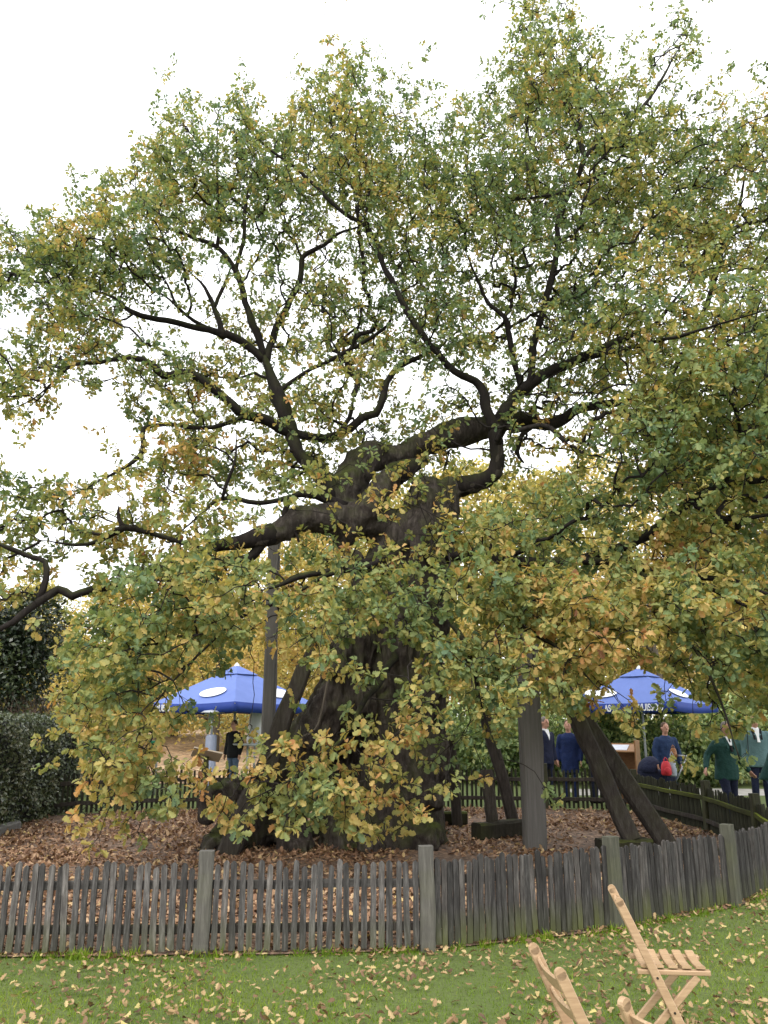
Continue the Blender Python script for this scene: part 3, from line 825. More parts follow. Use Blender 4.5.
timber('short_prop', 'dark prop leaning left behind the thick grey post', 'post', (a.x, 12.95, .02), (b.x, 12.6, b.z), .17, .16, M['oldwood'], 'timber props under the oak', seed=12)

# ------------------------------------------------------------------ fences
FH, PH = .60, .71
def picket_mesh(i, h, w=.042):
    rr = random.Random(100 + i)
    bm = bmesh.new(); n = 5; t = .018
    prof = []
    for k in range(n + 1):
        z = h * (1 - .035) * k / n
        ww = w / 2 * (1 + rr.uniform(-.09, .07)); off = rr.uniform(-.0025, .0025)
        prof.append((off - ww, off + ww, z))
    fr, bk = [], []
    tops = [(-.32, h * .985), (rr.uniform(-.1, .1), h), (.32, h * .985)]
    def side(y):
        l = [bm.verts.new((p[0], y, p[2])) for p in prof]; r = [bm.verts.new((p[1], y, p[2])) for p in prof]
        tp = [bm.verts.new((x * w, y, z)) for x, z in tops]
        return l + tp + r[::-1]
    A = side(-t / 2); B = side(t / 2)
    bm.faces.new(A[::-1]); bm.faces.new(B)
    for k in range(len(A)):
        bm.faces.new((A[k], A[(k + 1) % len(A)], B[(k + 1) % len(A)], B[k]))
    bmesh.ops.recalc_face_normals(bm, faces=bm.faces)
    me = bpy.data.meshes.new('picket'); bm.to_mesh(me); bm.free()
    return me
PK = [picket_mesh(i, FH * random.uniform(.965, 1.015), random.uniform(.041, .049)) for i in range(10)]
PKD = [m.copy() for m in PK]
PKM = [m.copy() for m in PK]
for m in PK: m.materials.append(M['picket'])
for m in PKM: m.materials.append(M['picket2'])
for m in PKD: m.materials.append(M['darkpicket'])
def post_mesh(i, h, w, mat):
    rr = random.Random(i); bm = bmesh.new()
    add_beam(bm, (0, 0, -.08), (rr.uniform(-.012, .012), rr.uniform(-.012, .012), h), w, w * .9, .006, 0, 5, .01, .95, i)
    me = bpy.data.meshes.new('post'); bm.to_mesh(me); bm.free(); me.materials.append(mat); return me
PM = [post_mesh(i, PH + [.0, .02, -.02][i % 3], .115, M['fencepost']) for i in range(3)]
PT = [post_mesh(i + 9, PH, .125, M['midpost']) for i in range(3)]
PG = [post_mesh(i + 5, PH, .13, M['greenpost']) for i in range(3)]
def fence(name, label, pts, pitch, group, pk, posts, inward, rails_mat, skip_first=False, prob=1.1):
    root = empty(name, (pts[0][0], pts[0][1], 0), label, 'fence', group)
    ox, oy = pts[0]
    for i, (x, y) in enumerate(pts):
        if skip_first and i == 0: continue
        j = i + 1 if i < len(pts) - 1 else i
        a, b = pts[max(0, j - 1)], pts[j]
        po = mesh_obj('post', posts[i % 3], None, root); po.location = (x - ox, y - oy, gz(x, y))
        po.rotation_euler = (0, 0, math.atan2(b[1] - a[1], b[0] - a[0]))
    for i in range(len(pts) - 1):
        (x0, y0), (x1, y1) = pts[i], pts[i + 1]
        L = math.hypot(x1 - x0, y1 - y0); ux, uy = (x1 - x0) / L, (y1 - y0) / L
        nx, ny = (-uy * inward, ux * inward)                # towards the tree
        ang = math.atan2(uy, ux)
        for hz in (.17, .47):
            bm = bmesh.new()
            add_beam(bm, (x0 - ox + nx * .028, y0 - oy + ny * .028, hz + gz(x0, y0)), (x1 - ox + nx * .028, y1 - oy + ny * .028, hz + gz(x1, y1)), .06, .035, .004, 0, 6, .012, 1, i * 7 + hz)
            from_bm('rail', bm, rails_mat if hz > .3 else M['oldwood'], root)
        n = int((L - .12) / pitch)
        for k in range(n):
            s = .06 + (L - .12) * (k + .5) / n + random.uniform(-.004, .004)
            if random.random() > prob: continue
            x, y = x0 + ux * s - nx * .004, y0 + uy * s - ny * .004
            o = mesh_obj('picket', random.choice(pk), None, root)
            o.location = (x - ox, y - oy, gz(x, y) + random.uniform(.0, .018) + .02)
            o.rotation_euler = (random.gauss(0, .012), random.gauss(0, .014), ang + random.gauss(0, .03))
            o.scale = (1, 1, random.uniform(.97, 1.02))
    return root
G = 'picket fences round the old oak'
fence('picket_fence', 'weathered grey picket fence along the lawn, left and middle bays with pale posts', FRONT[0:5], .0645, G, PK, PM, 1, M['railgrey'])
fence('picket_fence', 'darker tight picket fence bending away on the right behind the folding chairs', FRONT[4:], .052, G, PKM, PT, 1, M['oldwood'], True)
_f = fence('picket_fence', 'mossy picket fence with bright green rail, in front of the men in green jackets', RIGHT, .058, G, PKD, PG, 1, M['mossrail'], True); _f.scale = (1, 1, 1.08)
_f = fence('picket_fence', 'dark picket fence behind the oak trunk at the back of the enclosure', BACK, .085, G, PKD, PG, 1, M['oldwood'], True); _f.scale = (1, 1, 1.2)

# ------------------------------------------------------------------ folding chairs
def chair(label, loc_, rz):
    root = empty('folding_chair', loc_, label, 'chair', 'folding wooden chairs on the lawn', rz)
    hw = .168                                   # half width between rails; faces +X
    def bar(nm, p0, p1, w, d, roll=0, par=root):
        bm = bmesh.new(); add_beam(bm, p0, p1, w, d, .004, roll, 1, 0); return from_bm(nm, bm, M['beech'], par)
    top, foot = Vector((-.155, 0, .768)), Vector((.20, 0, 0))
    for s in (-1, 1):
        bm = bmesh.new()
        a, b = foot + Vector((0, s * hw, 0)), top + Vector((0, s * hw, 0))
        add_beam(bm, a, b, .042, .022, .004, 0, 1, 0)
        bb = b + (b - a).normalized() * -.004
        add_sweep(bm, [bb + Vector((0, -.011, 0)), bb + Vector((0, .011, 0))], [.021, .021], 14)   # rounded end
        rl = from_bm('back_rail', bm, M['beech'], root)
        for f in (.36, .555):
            bm = bmesh.new(); q = a.lerp(b, f)
            add_cyl(bm, q + Vector((0, -.0135, 0)), q + Vector((0, .0135, 0)), .006, sides=10)
            from_bm('screw', bm, M['screw'], rl)
        # crossing front leg, inside the rails
        bar('front_leg', (-.20, s * (hw - .028), 0), (.20, s * (hw - .028), .43), .034, .02)
        bar('seat_rail', (-.085, s * (hw - .034), .443), (.262, s * (hw - .034), .449), .022, .038)
    for k in range(5):                            # seat slats with the front one lower
        x = -.045 + k * .066
        bm = bmesh.new()
        n = 8; rings = []
        for i in range(n + 1):
            y = -hw + .022 + (2 * hw - .044) * i / n
            z = .470 + .0006 * k - .012 * (1 - ((i / n) * 2 - 1) ** 2)
            rings.append([bm.verts.new((x + dx, y, z + dz)) for dx, dz in ((-.022, -.006), (.022, -.006), (.022, .005), (.016, .008), (-.016, .008), (-.022, .005))])
        for i in range(n):
            for j in range(6): bm.faces.new((rings[i][j], rings[i][(j + 1) % 6], rings[i + 1][(j + 1) % 6], rings[i + 1][j]))
        bm.faces.new(rings[0][::-1]); bm.faces.new(rings[-1]); bmesh.ops.recalc_face_normals(bm, faces=bm.faces)
        from_bm('seat_slat', bm, M['beech'], root)
    d = (top - foot).normalized(); nb = Vector((-d.z, 0, d.x))     # backwards normal
    for f, hh in ((.93, .055), (.80, .045)):
        c = foot.lerp(top, f); bm = bmesh.new(); n = 10; rings = []
        for i in range(n + 1):
            y = -hw + .012 + (2 * hw - .024) * i / n
            bow = .014 * (1 - ((i / n) * 2 - 1) ** 2)
            o = c + nb * bow + Vector((0, y, 0))
            rings.append([bm.verts.new(o + d * a + nb * b) for a, b in ((-hh/2, -.006), (-hh/2, .006), (hh/2 - .004, .006), (hh/2, .0), (hh/2 - .004, -.006))])
        for i in range(n):
            for j in range(5): bm.faces.new((rings[i][j], rings[i][(j + 1) % 5], rings[i + 1][(j + 1) % 5], rings[i + 1][j]))
        bm.faces.new(rings[0][::-1]); bm.faces.new(rings[-1]); bmesh.ops.recalc_face_normals(bm, faces=bm.faces)
        from_bm('backrest_slat', bm, M['beech'], root)
    bar('stretcher', (.165, -hw + .012, .075), (.165, hw - .012, .075), .03, .016)
    bar('stretcher', (-.165, -hw + .04, .045), (-.165, hw - .04, .045), .03, .016)
    return root
chair('beech folding chair standing farthest back, its slatted seat in full view', (1.375, 4.58, 0), R(-9))
chair('beech folding chair in the front row, only its tall backrest with two curved slats showing', (.775, 3.42, 0), R(6))
chair('beech folding chair nearest the camera, just one corner of its backrest showing', (1.0, 2.86, 0), R(33))

# ------------------------------------------------------------------ parasols
def parasol(label, px, apy, Y, Rr, phi, text, tx_face, tx_off, zt=None):
    ap = P(px, apy, Y)
    root = empty('parasol', (ap.x, Y, gz(ap.x, Y)), label, 'parasol', 'blue beer garden parasols')
    zA = ap.z - gz(ap.x, Y); zE = 2.14; vh = .24
    C = [Vector((Rr * math.cos(phi + k * math.pi / 2), Rr * math.sin(phi + k * math.pi / 2), zE)) for k in range(4)]
    A = Vector((0, 0, zA))
    bm = bmesh.new()
    n = 8; t = Vector((0, 0, -.012))
    for k in range(4):                            # each gore sags a little between the ribs
        a, b = C[k], C[(k + 1) % 4]; g = {}
        for i in range(n + 1):
            for j in range(n + 1):
                s = i / n; w = j / n
                p_ = A.lerp(a.lerp(b, w), s)
                p_.z -= .10 * math.sin(math.pi * w) * s * (1 - s * .55)
                g[i, j] = bm.verts.new(p_)
        for i in range(n):
            for j in range(n):
                bm.faces.new((g[i, j], g[i + 1, j], g[i + 1, j + 1], g[i, j + 1]))
    bmesh.ops.remove_doubles(bm, verts=bm.verts, dist=1e-4)
    bmesh.ops.dissolve_degenerate(bm, edges=bm.edges, dist=1e-4)
    cn = from_bm('canopy', bm, M['canopy'], root, False)
    so = cn.modifiers.new('thick', 'SOLIDIFY'); so.thickness = .008
    bm = bmesh.new()
    for k in range(4):
        a, b = A.lerp(C[k], .27) + Vector((0, 0, .035)), A.lerp(C[(k + 1) % 4], .27) + Vector((0, 0, .035))
        bm.faces.new([bm.verts.new(v) for v in (A + Vector((0, 0, .03)), a, b)])
    bmesh.ops.remove_doubles(bm, verts=bm.verts, dist=1e-4)
    from_bm('vent_cap', bm, M['canopy'], root).modifiers.new('thick', 'SOLIDIFY').thickness = .008
    def edge_pt(k, w, z):
        a, b = C[k], C[(k + 1) % 4]; p_ = a.lerp(b, w)
        p_.z = zE - .10 * math.sin(math.pi * w) * .45 - z; return p_
    for k in range(4):
        bm = bmesh.new(); r_ = []
        for j in range(17):
            w = j / 16; out = (C[k] + C[(k + 1) % 4]).normalized(); out.z = 0
            r_.append((bm.verts.new(edge_pt(k, w, 0)), bm.verts.new(edge_pt(k, w, vh) + out * (.015 * math.sin(w * 22)))))
        for j in range(16): bm.faces.new((r_[j][0], r_[j][1], r_[j + 1][1], r_[j + 1][0]))
        v = from_bm('valance', bm, M['valance'], root, True)
        v.modifiers.new('thick', 'SOLIDIFY').thickness = .006
    for k in range(4):                            # white oval emblems on the gores
        a, b = C[k], C[(k + 1) % 4]
        e1 = (b - a).normalized(); md = (a + b) / 2; e2 = (A - md).normalized(); nn = e1.cross(e2)
        if nn.z < 0: nn = -nn
        cc = md.lerp(A, .27) + e1 * ((.3 if tx_off == 0 else -.62) if k == 0 else (.42 if tx_off == 0 else -.2))
        def ell(rx, ry, lift, mat, par, ph0=0, ph1=6.2832, inner=None):
            bm = bmesh.new(); vs = []
            for i in range(33):
                th = ph0 + (ph1 - ph0) * i / 32
                q = cc + e1 * rx * math.cos(th) + e2 * ry * math.sin(th)
                w = ((q - a).dot(e1)) / (b - a).length; s = 1 - (q - md).dot(e2) / (A - md).length
                w2 = .5 + (w - .5) / max(s, .1)
                q = q + Vector((0, 0, -.10 * math.sin(math.pi * w2) * s * (1 - s * .55))) + nn * lift
                if inner is None: vs.append(bm.verts.new(q))
                else:
                    q2 = q - (e1 * rx * math.cos(th) + e2 * ry * math.sin(th)) * (1 - inner)
                    vs.append((bm.verts.new(q), bm.verts.new(q2)))
            if inner is None: bm.faces.new(vs[:-1])
            else:
                for i in range(32): bm.faces.new((vs[i][0], vs[i + 1][0], vs[i + 1][1], vs[i][1]))
            o = from_bm('emblem' if par is root else 'emblem_script', bm, mat, par); o.modifiers.new('t', 'SOLIDIFY').thickness = .003
            return o
        em = ell(.45, .21, .035, M['white'], root)
        for (ox_, w_, h_) in ((0, .34, .035),):
            bm = bmesh.new()
            for i in range(7):
                pass
            q0 = cc + e1 * (ox_ - w_ / 2) + nn * .0; 
            pts_ = []
            for i in range(13):
                tt = i / 12
                q = cc + e1 * (ox_ + w_ * (tt - .5) * 1.6) + e2 * (h_ * math.sin(tt * 14)) 
                q.z -= .072; pts_.append(q + nn * .046)
            add_sweep(bm, pts_, [.006] * 13, 4)
            from_bm('emblem_script', bm, M['logoblue'], em)
    # lettering on the valance
    a, b = C[tx_face], C[(tx_face + 1) % 4]
    e1 = (b - a).normalized(); out = (a + b).normalized(); out.z = 0; out.normalize()
    for w, s_, txt in text:
        cu = bpy.data.curves.new('lettering', 'FONT'); cu.body = txt; cu.size = .25; cu.extrude = .002; cu.offset = .006
        cu.align_x = 'CENTER'; cu.align_y = 'CENTER'
        tmp = link(bpy.data.objects.new('tmp_text', cu)); dg_ = bpy.context.evaluated_depsgraph_get(); dg_.update()
        lm = bpy.data.meshes.new_from_object(tmp.evaluated_get(dg_)); bpy.data.objects.remove(tmp); lm.materials.clear()
        o = mesh_obj('lettering', lm, M['white'], root)
        pz = edge_pt(tx_face, w, vh * .52) + out * .065
        mx = Matrix((e1, Vector((0, 0, 1)), out)).transposed().to_4x4()
        o.matrix_local = Matrix.Translation(pz) @ mx @ Matrix.Diagonal((s_, .95, 1, 1))
    bm = bmesh.new(); add_cyl(bm, (0, 0, 0), (0, 0, zA - .05), .035, .03, 14); from_bm('pole', bm, M['steel'], root, True)
    bm = bmesh.new(); add_loft(bm, [((0, 0, zA - .03), .07, .07), ((0, 0, zA + .02), .075, .075), ((0, 0, zA + .06), .04, .04), ((0, 0, zA + .09), .012, .012)]); from_bm('finial', bm, M['white'], root, True)
    for k in range(4):
        bm = bmesh.new(); add_beam(bm, A + Vector((0, 0, -.07)), C[k] + Vector((0, 0, -.05)) * 1, .03, .025); from_bm('rib', bm, M['steel'], root)
        bm = bmesh.new(); add_beam(bm, (0, 0, zE - .25), A.lerp(C[k], .5) + Vector((0, 0, -.06)), .025, .02); from_bm('strut', bm, M['steel'], root)
    bm = bmesh.new(); add_loft(bm, [((0, 0, 0), .38, .38), ((0, 0, .08), .38, .38), ((0, 0, .1), .3, .3), ((0, 0, .12), .06, .06)]); from_bm('base', bm, M['greypost'], root)
    return root
parasol('blue square parasol with white oval emblem, left of the oak trunk behind the slim post', 237, 666, 22, 2.12, R(-170), [(.15, .62, 'WUISSO')], 0, 0)
parasol('blue parasol with white lettering on its edge, right of the oak above the lectern', 639, 669, 22, 2.1, R(-176), [(.42, .62, 'AS'), (.79, .62, 'WUISSO®')], 0, 1)

# ------------------------------------------------------------------ people
def lerp3(a, b, t): return Vector(a) * (1 - t) + Vector(b) * t
def capsule(bm, p0, p1, r0, r1, sides=12):
    p0, p1 = Vector(p0), Vector(p1)
    add_sweep(bm, [p0, lerp3(p0, p1, .35), lerp3(p0, p1, .7), p1], [r0, r0 * .7 + r1 * .3 + r0 * .05, r0 * .32 + r1 * .68, r1], sides)
    add_ell(bm, p0, (r0,) * 3, u=10, v=7); add_ell(bm, p1, (r1,) * 3, u=10, v=7)
def hand(bm, w, d, side):
    """palm and five bent fingers continuing from wrist w along d"""
    d = Vector(d).normalized(); lat = d.cross(Vector((1, 0, 0)))
    lat = lat.normalized() if lat.length > .2 else Vector((0, 1, 0)); nn = lat.cross(d)
    c = w + d * .045
    rot = Matrix((lat, nn, d)).transposed()
    add_ell(bm, c, (.04, .018, .052), rot)
    for i, (o, L) in enumerate(((-.03, .066), (-.01, .078), (.011, .073), (.03, .056))):
        a = c + d * .038 + lat * o; b = a + d * L * .55 + nn * .004; e = b + (d * .75 + nn * .65 * side).normalized() * L * .5
        capsule(bm, a, b, .0105, .010, 8); capsule(bm, b, e, .010, .0085, 8)
    a = c - lat * .03 - d * .015; b = a - lat * .03 + d * .03; e = b + d * .032
    capsule(bm, a, b, .014, .012, 8); capsule(bm, b, e, .012, .010, 8)
def person(label, loc_, rz, ht, top, bottom, hair, armL=None, armR=None, legs=None, lean=0.0, build=1.0, shirt=True, cap=False, collar=None, coat_len=.80, bald=False, group=None, tie=None):
    """faces -Y at rz=0; joints in a 1.76 m body scaled to ht"""
    s = ht / 1.76
    root = empty('person', loc_, label, 'person', group, rz); root.scale = (s, s, s)
    pel = Vector((0, 0, .95)); ly = -math.sin(lean); lz = math.cos(lean)
    def T(x, y, z):                                # torso point, leaned about the pelvis
        dz = z - .95
        return Vector((x, y * lz + ly * dz, .95 + dz * lz))
    shz = 1.43
    legs = legs or [((-.10, 0, .52), (-.11, .03, .09)), ((.10, -.02, .52), (.11, 0, .09))]
    armL = armL or ((-.25, .03, 1.14), (-.25, -.05, .89)); armR = armR or ((.25, .03, 1.14), (.25, -.05, .89))
    # flesh
    bm = bmesh.new()
    capsule(bm, T(0, .01, 1.42), T(0, -.012, 1.55), .058, .054)
    hc = T(0, -.03, 1.645)
    add_ell(bm, hc, (.075, .093, .112)); add_ell(bm, hc + Vector((0, -.03, -.06)), (.056, .058, .058))
    add_ell(bm, hc + Vector((0, -.098, -.015)), (.014, .022, .026)); add_ell(bm, hc + Vector((0, -.088, -.062)), (.026, .012, .009))
    for q in (-1, 1): add_ell(bm, hc + Vector((q * .078, .005, -.01)), (.012, .02, .032))
    add_loft(bm, [(T(0, 0, .86), .15, .10), (T(0, 0, 1.0), .145, .10), (T(0, 0, 1.2), .15, .10), (T(0, 0, 1.38), .16, .10), (T(0, 0, 1.45), .09, .07)])
    for q, (el, wr) in ((-1, armL), (1, armR)):
        sh = T(q * .18, 0, shz - .04); capsule(bm, sh, el, .048, .04); capsule(bm, el, wr, .04, .027)
        hand(bm, Vector(wr), Vector(wr) - Vector(el), 1)
    for q, (kn, an) in zip((-1, 1), legs):
        capsule(bm, (q * .09, 0, .9), kn, .075, .05); capsule(bm, kn, an, .05, .036)
        capsule(bm, Vector(an) + Vector((0, .03, -.05)), Vector(an) + Vector((0, -.14, -.06)), .035, .03)
    body = remeshed('body', bm, .011, M['skin'], root, 1)
    bm = bmesh.new()
    for q in (-1, 1): add_ell(bm, hc + Vector((q * .03, -.084, .012)), (.012, .007, .007), u=8, v=6)
    from_bm('eyes', bm, M['eye'], body)
    # trousers, shoes
    bm = bmesh.new()
    add_loft(bm, [((0, 0, .80), .165 * build, .115 * build), ((0, 0, .90), .18 * build, .125 * build), (T(0, 0, 1.02), .17 * build, .12 * build)])
    for q, (kn, an) in zip((-1, 1), legs):
        capsule(bm, (q * .092, 0, .88), kn, .098, .068); capsule(bm, kn, Vector(an) + Vector((0, 0, .0)), .068, .058)
    remeshed('trousers', bm, .02, bottom, root, 2)
    for q, (kn, an) in zip((-1, 1), legs):
        bm = bmesh.new(); an = Vector(an)
        capsule(bm, an + Vector((0, .035, -.045)), an + Vector((0, -.15, -.055)), .045, .038); add_ell(bm, an + Vector((0, .01, -.02)), (.042, .05, .05))
        sh_ = from_bm('shoe', bm, M['black'], root, True)
    # jacket
    bm = bmesh.new(); k = build
    add_loft(bm, [(T(0, 0, coat_len), .20 * k, .145 * k), (T(0, 0, .95), .195 * k, .14 * k), (T(0, 0, 1.12), .178 * k, .13 * k), (T(0, 0, 1.28), .20 * k, .135 * k), (T(0, 0, 1.39), .20 * k, .12 * k), (T(0, .005, 1.455), .13 * k, .085), (T(0, .008, 1.49), .07, .062)])
    for q, (el, wr) in ((-1, armL), (1, armR)):
        sh = T(q * .185 * k, 0, shz - .045); capsule(bm, sh, el, .074, .06); capsule(bm, el, lerp3(el, wr, .96), .06, .046)
    jk = remeshed('jacket', bm, .02, top, root, 2)
    if shirt:
        bm = bmesh.new()
        a = [T(-.055, -.064, 1.50), T(.055, -.064, 1.50), T(.024, -.122 * k, 1.37), T(0, -.134 * k, 1.29), T(-.024, -.122 * k, 1.37)]
        vs = [bm.verts.new(v + Vector((0, -.010, 0))) for v in a]; ws = [bm.verts.new(v + Vector((0, .02, 0))) for v in a]
        bm.faces.new(vs); bm.faces.new(ws[::-1])
        for i in range(5): bm.faces.new((vs[i], ws[i], ws[(i + 1) % 5], vs[(i + 1) % 5]))
        bmesh.ops.recalc_face_normals(bm, faces=bm.faces)
        from_bm('shirt_front', bm, M['white'], root)
        bm = bmesh.new(); add_loft(bm, [(T(0, .004, 1.475), .068, .064), (T(0, .0, 1.52), .064, .06)]); from_bm('shirt_collar', bm, M['white'], root, True)
        if tie is not None:
            bm = bmesh.new(); add_beam(bm, T(0, -.085, 1.485), T(0, -.165 * k, 1.25), .03, .012, taper=1.7); from_bm('tie', bm, tie, root)
    if collar is not None:
        bm = bmesh.new()
        for q in (-1, 1):
            add_beam(bm, T(q * .07, -.055, 1.495), T(q * .06, -.142 * k, 1.30), .05, .022, taper=.7)
        from_bm('lapel', bm, collar, root)
    if hair is not None:
        bm = bmesh.new()
        if bald:
            add_ell(bm, hc + Vector((0, .03, -.02)), (.082, .075, .05))
        else:
            add_ell(bm, hc + Vector((0, .02, .035)), (.084, .092, .092)); add_ell(bm, hc + Vector((0, .045, -.02)), (.08, .065, .08))
        from_bm('hair', bm, hair, root, True)
    if cap:
        bm = bmesh.new()
        add_loft(bm, [(hc + Vector((0, .0, .045)), .088, .102), (hc + Vector((0, 0, .085)), .09, .104), (hc + Vector((0, -.005, .12)), .12, .135), (hc + Vector((0, -.005, .135)), .115, .13), (hc + Vector((0, 0, .145)), .05, .06)])
        add_ell(bm, hc + Vector((0, -.11, .048)), (.07, .06, .008), Matrix.Rotation(R(18), 3, 'X'))
        from_bm('peaked_cap', bm, M['black'], root, True)
    return root
def gpos(px, Y):
    X = (px - 384) / F * (Y * cp - .5 * sp); return (X, Y, gz(X, Y))
person('man in dark navy suit and white shirt, half hidden by the thick grey post', gpos(545, 17.6), R(35), 1.76, M['navy'], M['navy'], M['hairgrey'], group=None)
person('person in bright blue coat standing behind the slanting beam, beside the navy suit', gpos(569, 18.1), R(-20), 1.70, M['blue'], M['blue'], M['hairbrown'], shirt=False, coat_len=.62)
person('man in black peaked cap facing right, behind the two slanting beams', gpos(592, 17.9), R(70), 1.74, M['navy'], M['navy'], M['hairdark'], cap=True)
person('person in slate blue suit standing behind the pram with the red rucksack', gpos(666, 16.9), R(5), 1.64, M['suitblue'], M['suitblue'], M['hairbrown'],
       armL=((-.27, .0, 1.16), (-.25, -.06, .90)), armR=((.28, .02, 1.15), (.27, -.05, .90)), shirt=False)
person('man in dark green jacket and bow tie striding along the fence, arms swung wide', gpos(725, 14.0), R(12), 1.66, M['green'], M['navy'], M['hairgrey'],
       armL=((-.33, .05, 1.18), (-.46, -.08, .98)), armR=((.27, .02, 1.13), (.36, -.12, .92)), lean=.12, build=1.12, collar=M['green'], tie=M['black'], coat_len=.76,
       legs=[((-.10, -.10, .52), (-.11, -.04, .09)), ((.11, .02, .52), (.12, .26, .14))])
person('bald man in pale teal jacket with dark collar, standing behind the others', gpos(757, 16.0), R(-8), 1.78, M['teal'], M['navy'], None, build=1.08, collar=M['black'], bald=True, tie=M['white'])
person('dark haired man in green jacket bending forward at the right edge', gpos(770, 13.2), R(40), 1.68, M['green'], M['jeans'], M['hairdark'],
       lean=.45, build=1.1, armL=((-.27, -.22, 1.05), (-.2, -.42, .86)), armR=((.25, -.2, 1.02), (.2, -.45, .84)),
       legs=[((-.10, -.20, .55), (-.11, .05, .09)), ((.10, -.16, .54), (.11, .1, .09))])
person('person in black jacket and jeans standing under the left blue parasol', gpos(234, 21.4), R(-30), 1.70, M['black'], M['jeans'], M['hairbrown'], shirt=False)

# ------------------------------------------------------------------ things between the people
# wooden lectern
l0 = gpos(622, 17.2)
root = empty('lectern', l0, 'brown wooden lectern with slanted top and papers under the right parasol', 'lectern', None, R(-28))
def part(nm, boxes, mat, par, bev=.006):
    bm = bmesh.new()
    for c, s_, rt in boxes: add_box(bm, c, s_, rt, bev)
    return from_bm(nm, bm, mat, par)
rx = Matrix.Rotation(R(18), 3, 'X')
part('side_panel', [((.30, 0, .66), (.03, .44, 1.25), None)], M['brownwood'], root)
part('side_panel', [((-.30, 0, .56), (.03, .40, 1.1), None)], M['brownwood'], root)
part('front_panel', [((0, .19, .62), (.565, .025, 1.2), None)], M['brownwood'], root)
part('slanted_top', [((0, -.01, 1.13), (.56, .46, .025), rx)], M['brownwood'], root)
part('papers', [((-.06, -.04, 1.14), (.38, .3, .012), rx)], M['paper'], root, .002)
part('shelf', [((0, 0, .55), (.56, .34, .022), None)], M['brownwood'], root)

# pram with bags
g0 = gpos(655, 16.3)
root = empty('pram', g0, 'dark navy pram with rounded hood, parked behind the mossy fence', 'pram', None, R(10))
bm = bmesh.new(); add_loft(bm, [((0, 0, .45), .26, .17), ((0, 0, .55), .36, .22), ((0, 0, .72), .40, .24), ((0, 0, .74), .38, .22)]); from_bm('carrycot', bm, M['navy'], root, True)
bm = bmesh.new(); bmesh.ops.create_uvsphere(bm, u_segments=16, v_segments=10, radius=1, matrix=Matrix.Translation((-.1, 0, .70)) @ Matrix.Diagonal((.29, .235, .30, 1)))
bmesh.ops.delete(bm, geom=[v for v in bm.verts if v.co.z < .69 or v.co.x > .0], context='VERTS'); hd = from_bm('hood', bm, M['navy'], root, True); hd.modifiers.new('t', 'SOLIDIFY').thickness = .012
bm = bmesh.new()
for y in (-.2, .2):
    add_cyl(bm, (-.3, y, .13), (.25, y, .5), .012); add_cyl(bm, (.3, y, .13), (-.25, y, .5), .012); add_cyl(bm, (.25, y, .5), (.55, y, 1.0), .012)
add_cyl(bm, (.55, -.2, 1.0), (.55, .2, 1.0), .018); from_bm('chassis', bm, M['steel'], root, True)
for x in (-.3, .3):
    for y in (-.22, .22):
        bm = bmesh.new(); add_cyl(bm, (x, y - .02, .13), (x, y + .02, .13), .13, sides=20); wl = from_bm('wheel', bm, M['black'], root)
        bm = bmesh.new(); add_cyl(bm, (x, y - .026, .13), (x, y + .026, .13), .05, sides=12); from_bm('hub', bm, M['steel'], wl)
def soft_bag(nm, label, cat, px, Y, z, sx, sy, sz, mat, strap=True, flap=False):
    X, Y, g_ = gpos(px, Y); root = empty(nm, (X, Y, g_ + z), label, cat, 'bags hung on the pram')
    bm = bmesh.new(); add_loft(bm, [((0, 0, 0), sx * .8, sy * .8), ((0, 0, .03), sx, sy), ((0, 0, sz * .6), sx * .95, sy * .9), ((0, 0, sz * .9), sx * .7, sy * .6), ((0, 0, sz), sx * .4, sy * .35)], 18)
    b_ = from_bm('bag_body', bm, mat, root, True)
    bm = bmesh.new(); add_ell(bm, (0, -sy * .9, sz * .35), (sx * .65, sy * .35, sz * .25)); from_bm('pocket', bm, mat, root, True)
    bm = bmesh.new()
    add_sweep(bm, [(-sx * .35, 0, sz * .92), (-sx * .3, 0, sz * 1.12), (0, 0, sz * 1.25), (sx * .3, 0, sz * 1.12), (sx * .35, 0, sz * .92)], [.011] * 5, 6); from_bm('handle', bm, mat, root, True)
soft_bag('rucksack', 'bright red rucksack hanging on the pram', 'rucksack', 664.5, 15.95, .66, .10, .08, .26, M['red'])
soft_bag('cloth_bag', 'pale grey cloth bag hanging beside the red rucksack', 'bag', 671, 16.0, .64, .075, .06, .36, M['greycloth'])
soft_bag('handbag', 'tan leather handbag held in front of the slate blue suit', 'handbag', 673, 16.55, .95, .07, .05, .2, M['leather'])

# info board on the back fence
X, Y, g_ = gpos(207, 16.15)
root = empty('info_board', (X, Y, 0), 'pale slanted reading board on a short post at the back fence', 'board', None, R(24))
part('board_panel', [((0, 0, 1.04), (.56, .36, .03), Matrix.Rotation(R(-28), 3, 'X') @ Matrix.Rotation(R(14), 3, 'Y'))], M['board'], root)
bm = bmesh.new(); add_beam(bm, (0, .02, 0), (0, .02, 1.0), .09, .09); from_bm('post', bm, M['greenpost'], root)
